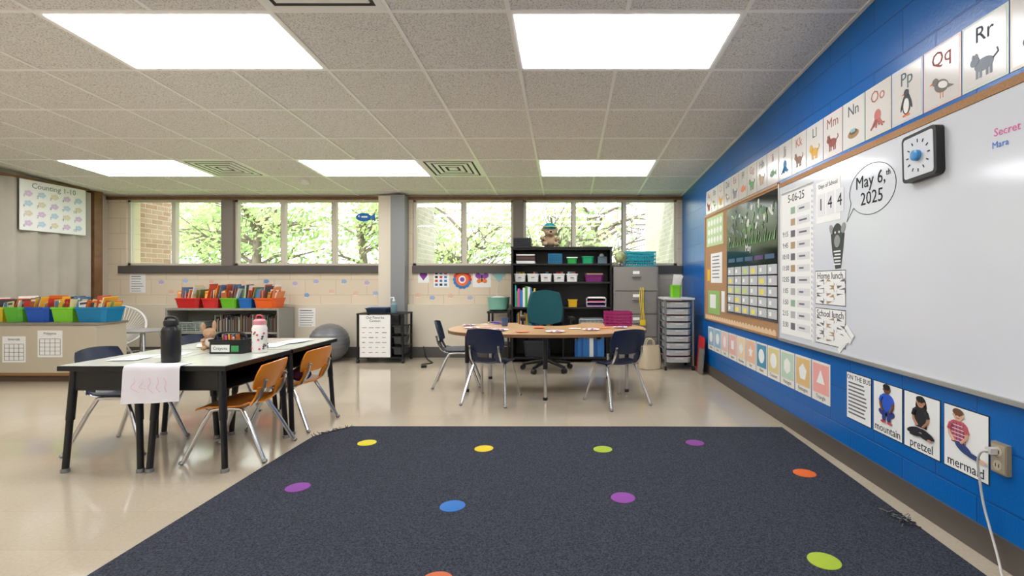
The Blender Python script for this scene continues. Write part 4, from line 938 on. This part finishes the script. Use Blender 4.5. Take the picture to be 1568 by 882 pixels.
# shape cards
shp=["Circle","Oval","Square","Rhombus","Star","Heart","Crescent","Hexagon","Pentagon","Triangle"]
sides=[24,24,4,4,10,24,24,6,5,3]
pcol=[(150,190,215),(236,200,190),(235,180,170),(240,215,180),(236,190,160),(80,150,180),(225,210,150),(190,215,190),(225,190,130),(240,170,160)]
N=11; y_far,y_near=5.30,2.835; pitch=(y_far-y_near)/N
for k in range(N):
    j=k%10 if N-k>10 else k-(N-10); uu=-(y_far-k*pitch)+0.006; u1=uu+pitch-0.012
    b=B("shape_card"); b.M=FR; v0,v1=0.275,0.515
    b.rect(uu,u1,v0,v1,0.001,mat((236,232,222),0.4),0.0015); b.rect(uu+0.014,u1-0.014,v0+0.05,v1-0.014,0.0026,mat(pcol[j],0.5),0.0006)
    uc=(uu+u1)/2; vc=(v0+v1)/2+0.018; n=sides[j]; r=0.055
    if n==10: pts=[((r if q%2==0 else r*0.45)*math.cos(math.pi/2+q*math.pi/5),(r if q%2==0 else r*0.45)*math.sin(math.pi/2+q*math.pi/5)) for q in range(10)]
    else:
        off=math.pi/4 if shp[j]=="Square" else math.pi/2
        pts=[(r*(1.0 if shp[j]!="Oval" else 0.7)*math.cos(off+2*math.pi*q/n),r*math.sin(off+2*math.pi*q/n)) for q in range(n)]
    b.poly([(uc+p[0],vc+p[1]) for p in pts],0.0034,0.0042,PAPER); b.text(shp[j],uc,v0+0.028,0.034,0.003,GR); b.done()
# pose posters
def poster_frame(name,pa,pb,label):
    b=B(name); b.M=FR; u0,u1=RU(pa),RU(pb); v0,v1=0.262,0.513
    b.rect(u0,u1,v0,v1,0.001,INK,0.0012); b.rect(u0+0.004,u1-0.004,v0+0.004,v1-0.004,0.0023,PAPER,0.0006)
    if label: b.text(label,(u0+u1)/2,v0+0.03,0.052,0.0031,INK,sx=0.95)
    return b,(u0+u1)/2,u0,u1,v0,v1
b,uc,u0,u1,v0,v1=poster_frame("bus_rules_poster",1297,1335,None)
b.text("ON THE BUS",uc,v1-0.028,0.036,0.0031,INK)
for k in range(9): b.rect(u0+0.02,u1-0.02-U(0,.05),v1-0.06-k*0.02,v1-0.052-k*0.02,0.0031,GR)
b.done()
def kid(b,uc,v,skin,hair,shirt,pants,pose):
    old=b.M; b.M=b.M@Matrix.Translation((uc,v,0))@Matrix.Diagonal((1.28,0.98,1,1)); uc=0; v=0
    w=0.0031; S_=mat(skin,0.7);H_=mat(hair,0.7);T_=mat(shirt,0.7);P_=mat(pants,0.7)
    hy=v+0.150
    if pose=='pretzel': b.ell(uc,hy-0.018,0.026,0.045,w,H_)
    b.rect(uc-0.008,uc+0.008,hy-0.03,hy-0.01,w+0.001,S_)
    b.poly([(uc-0.03,hy-0.03),(uc-0.018,hy-0.022),(uc+0.018,hy-0.022),(uc+0.03,hy-0.03),(uc+0.027,v+0.04),(uc-0.027,v+0.04)][::-1],w+0.0012,w+0.002,T_)
    if pose=='mermaid':
        for q in range(5): b.rect(uc-0.027,uc+0.027,v+0.048+q*0.015,v+0.051+q*0.015,w+0.0021,mat((240,220,225),0.7),0.0003)
        for q in range(4): b.rect(uc-0.021+q*0.013,uc-0.018+q*0.013,v+0.04,v+0.118,w+0.0021,mat((90,60,110),0.7),0.0002)
    b.ell(uc,hy,0.018,0.023,w+0.0026,S_); b.ell(uc,hy+0.013,0.020,0.014,w+0.0035,H_)
    for s in (-1,1):
        b.ell(uc+s*0.007,hy-0.001,0.002,0.002,w+0.0044,INK,n=8); b.ell(uc+s*0.018,hy-0.001,0.004,0.006,w+0.0024,S_,n=8)
        if pose=='stand':
            b.tube([(uc+s*0.028,hy-0.038,w+0.003),(uc+s*0.038,hy-0.07,w+0.003),(uc+s*0.022,v+0.045,w+0.0045)],0.0055,S_,seg=6,smooth=1); b.tube([(uc+s*0.026,hy-0.036,w+0.003),(uc+s*0.035,hy-0.058,w+0.003)],0.0078,T_,seg=6)
        else: b.tube([(uc+s*0.027,hy-0.036,w+0.003),(uc+s*0.036,hy-0.075,w+0.003),(uc+s*0.014,v+0.046,w+0.0045)],0.005,S_,seg=6,smooth=1); b.tube([(uc+s*0.026,hy-0.036,w+0.003),(uc+s*0.034,hy-0.062,w+0.003)],0.0075,T_,seg=6)
    b.tube([(uc-0.006,hy-0.010,w+0.004),(uc,hy-0.0125,w+0.004),(uc+0.006,hy-0.010,w+0.004)],0.001,mat((150,60,60),0.7),seg=4)
    if pose=='stand':
        for s in (-1,1):
            b.ell(uc+s*0.02,v+0.035,0.026,0.016,w+0.0034,P_,rot=s*0.3); b.ell(uc+s*0.014,v+0.012,0.010,0.022,w+0.0043,P_); b.ell(uc+s*0.018,v-0.008,0.013,0.007,w+0.0052,mat((200,70,60),0.7))
    elif pose=='pretzel':
        for s in (-1,1): b.ell(uc+s*0.030,v+0.02,0.036,0.013,w+0.0034+0.001*(s>0),P_,rot=-s*0.35); b.ell(uc-s*0.02,v+0.005,0.030,0.009,w+0.0052+0.0008*(s>0),P_,rot=s*0.2)
        b.ell(uc+0.045,v-0.001,0.010,0.006,w+0.007,S_)
    else:
        b.ell(uc+0.02,v+0.028,0.034,0.016,w+0.0034,P_,rot=-0.5); b.ell(uc+0.055,v+0.012,0.034,0.010,w+0.0043,P_,rot=-0.15); b.ell(uc+0.088,v+0.006,0.012,0.008,w+0.0052,S_)
    b.M=old
b,uc,u0,u1,v0,v1=poster_frame("mountain_pose_poster",1338,1383,"mountain"); kid(b,uc,v0+0.075,(120,78,58),(25,20,20),(40,90,200),(40,60,130),'stand'); b.done()
b,uc,u0,u1,v0,v1=poster_frame("pretzel_pose_poster",1385,1441,"pretzel"); kid(b,uc,v0+0.070,(190,140,110),(25,20,22),(36,36,40),(30,32,40),'pretzel'); b.done()
b,uc,u0,u1,v0,v1=poster_frame("mermaid_pose_poster",1446,1516,"mermaid"); kid(b,uc-0.03,v0+0.070,(225,180,150),(110,75,45),(190,90,100),(50,70,120),'mermaid'); b.done()
# outlet and cord
b=B("wall_outlet"); b.M=FR; uo=RU(1537); vo=0.382
b.box(uo-0.032,uo+0.032,vo-0.053,vo+0.053,0.0005,0.018,mat((150,138,114),0.4)); b.box(uo-0.027,uo+0.027,vo-0.047,vo+0.047,0.018,0.021,mat((168,156,134),0.4))
for dv in (-0.024,0.024): b.lathe((uo,vo+dv,0.021),[(0.017,0),(0.017,0.002)],mat((195,185,162),0.4)); b.rect(uo-0.008,uo-0.005,vo+dv-0.006,vo+dv+0.006,0.0232,INK); b.rect(uo+0.005,uo+0.008,vo+dv-0.006,vo+dv+0.006,0.0232,INK)
b.done(bevel=0.002)
b=B("power_cord"); pw=mat((206,202,192),0.4); b.M=FR
b.rbox((uo-0.008,vo+0.024,0.036),(0.024,0.020,0.026),0,pw)
b.tube([(uo-0.008,vo+0.024,0.045),(uo-0.02,vo+0.02,0.062),(uo-0.045,vo-0.02,0.055),(uo-0.055,vo-0.08,0.04),(uo-0.05,vo-0.18,0.03),(uo-0.015,vo-0.27,0.03),(uo+0.04,vo-0.34,0.05),(uo+0.10,vo-0.374,0.09),(uo+0.25,vo-0.375,0.10),(uo+0.6,vo-0.375,0.07)],0.004,pw,smooth=3); b.done()

# ================================================================ LIGHT AND WORLD
w=bpy.data.worlds.new("World"); bpy.context.scene.world=w; w.use_nodes=True
bg=w.node_tree.nodes["Background"]; bg.inputs[0].default_value=(0.95,0.97,1.0,1); bg.inputs[1].default_value=3.3
sl=bpy.data.lights.new("sun",'SUN'); sl.energy=6.0; sl.angle=0.02; sl.color=(1,0.96,0.88)
so=bpy.data.objects.new("sun",sl); bpy.context.scene.collection.objects.link(so)
so.rotation_euler=Vector((0.25,0.75,-0.95)).to_track_quat('-Z','Y').to_euler()
cam=bpy.data.cameras.new("camera"); cam.sensor_width=36; cam.lens=36*FPX/1568.0
cam.shift_x=-(VX-784)/1568.0; cam.shift_y=-(441-VY)/1568.0; cam.clip_start=0.05
co=bpy.data.objects.new("camera",cam); bpy.context.scene.collection.objects.link(co)
co.location=(0,0,CH); co.rotation_euler=(math.pi/2,0,0)
bpy.context.scene.camera=co
bpy.context.scene.view_settings.view_transform='Standard'
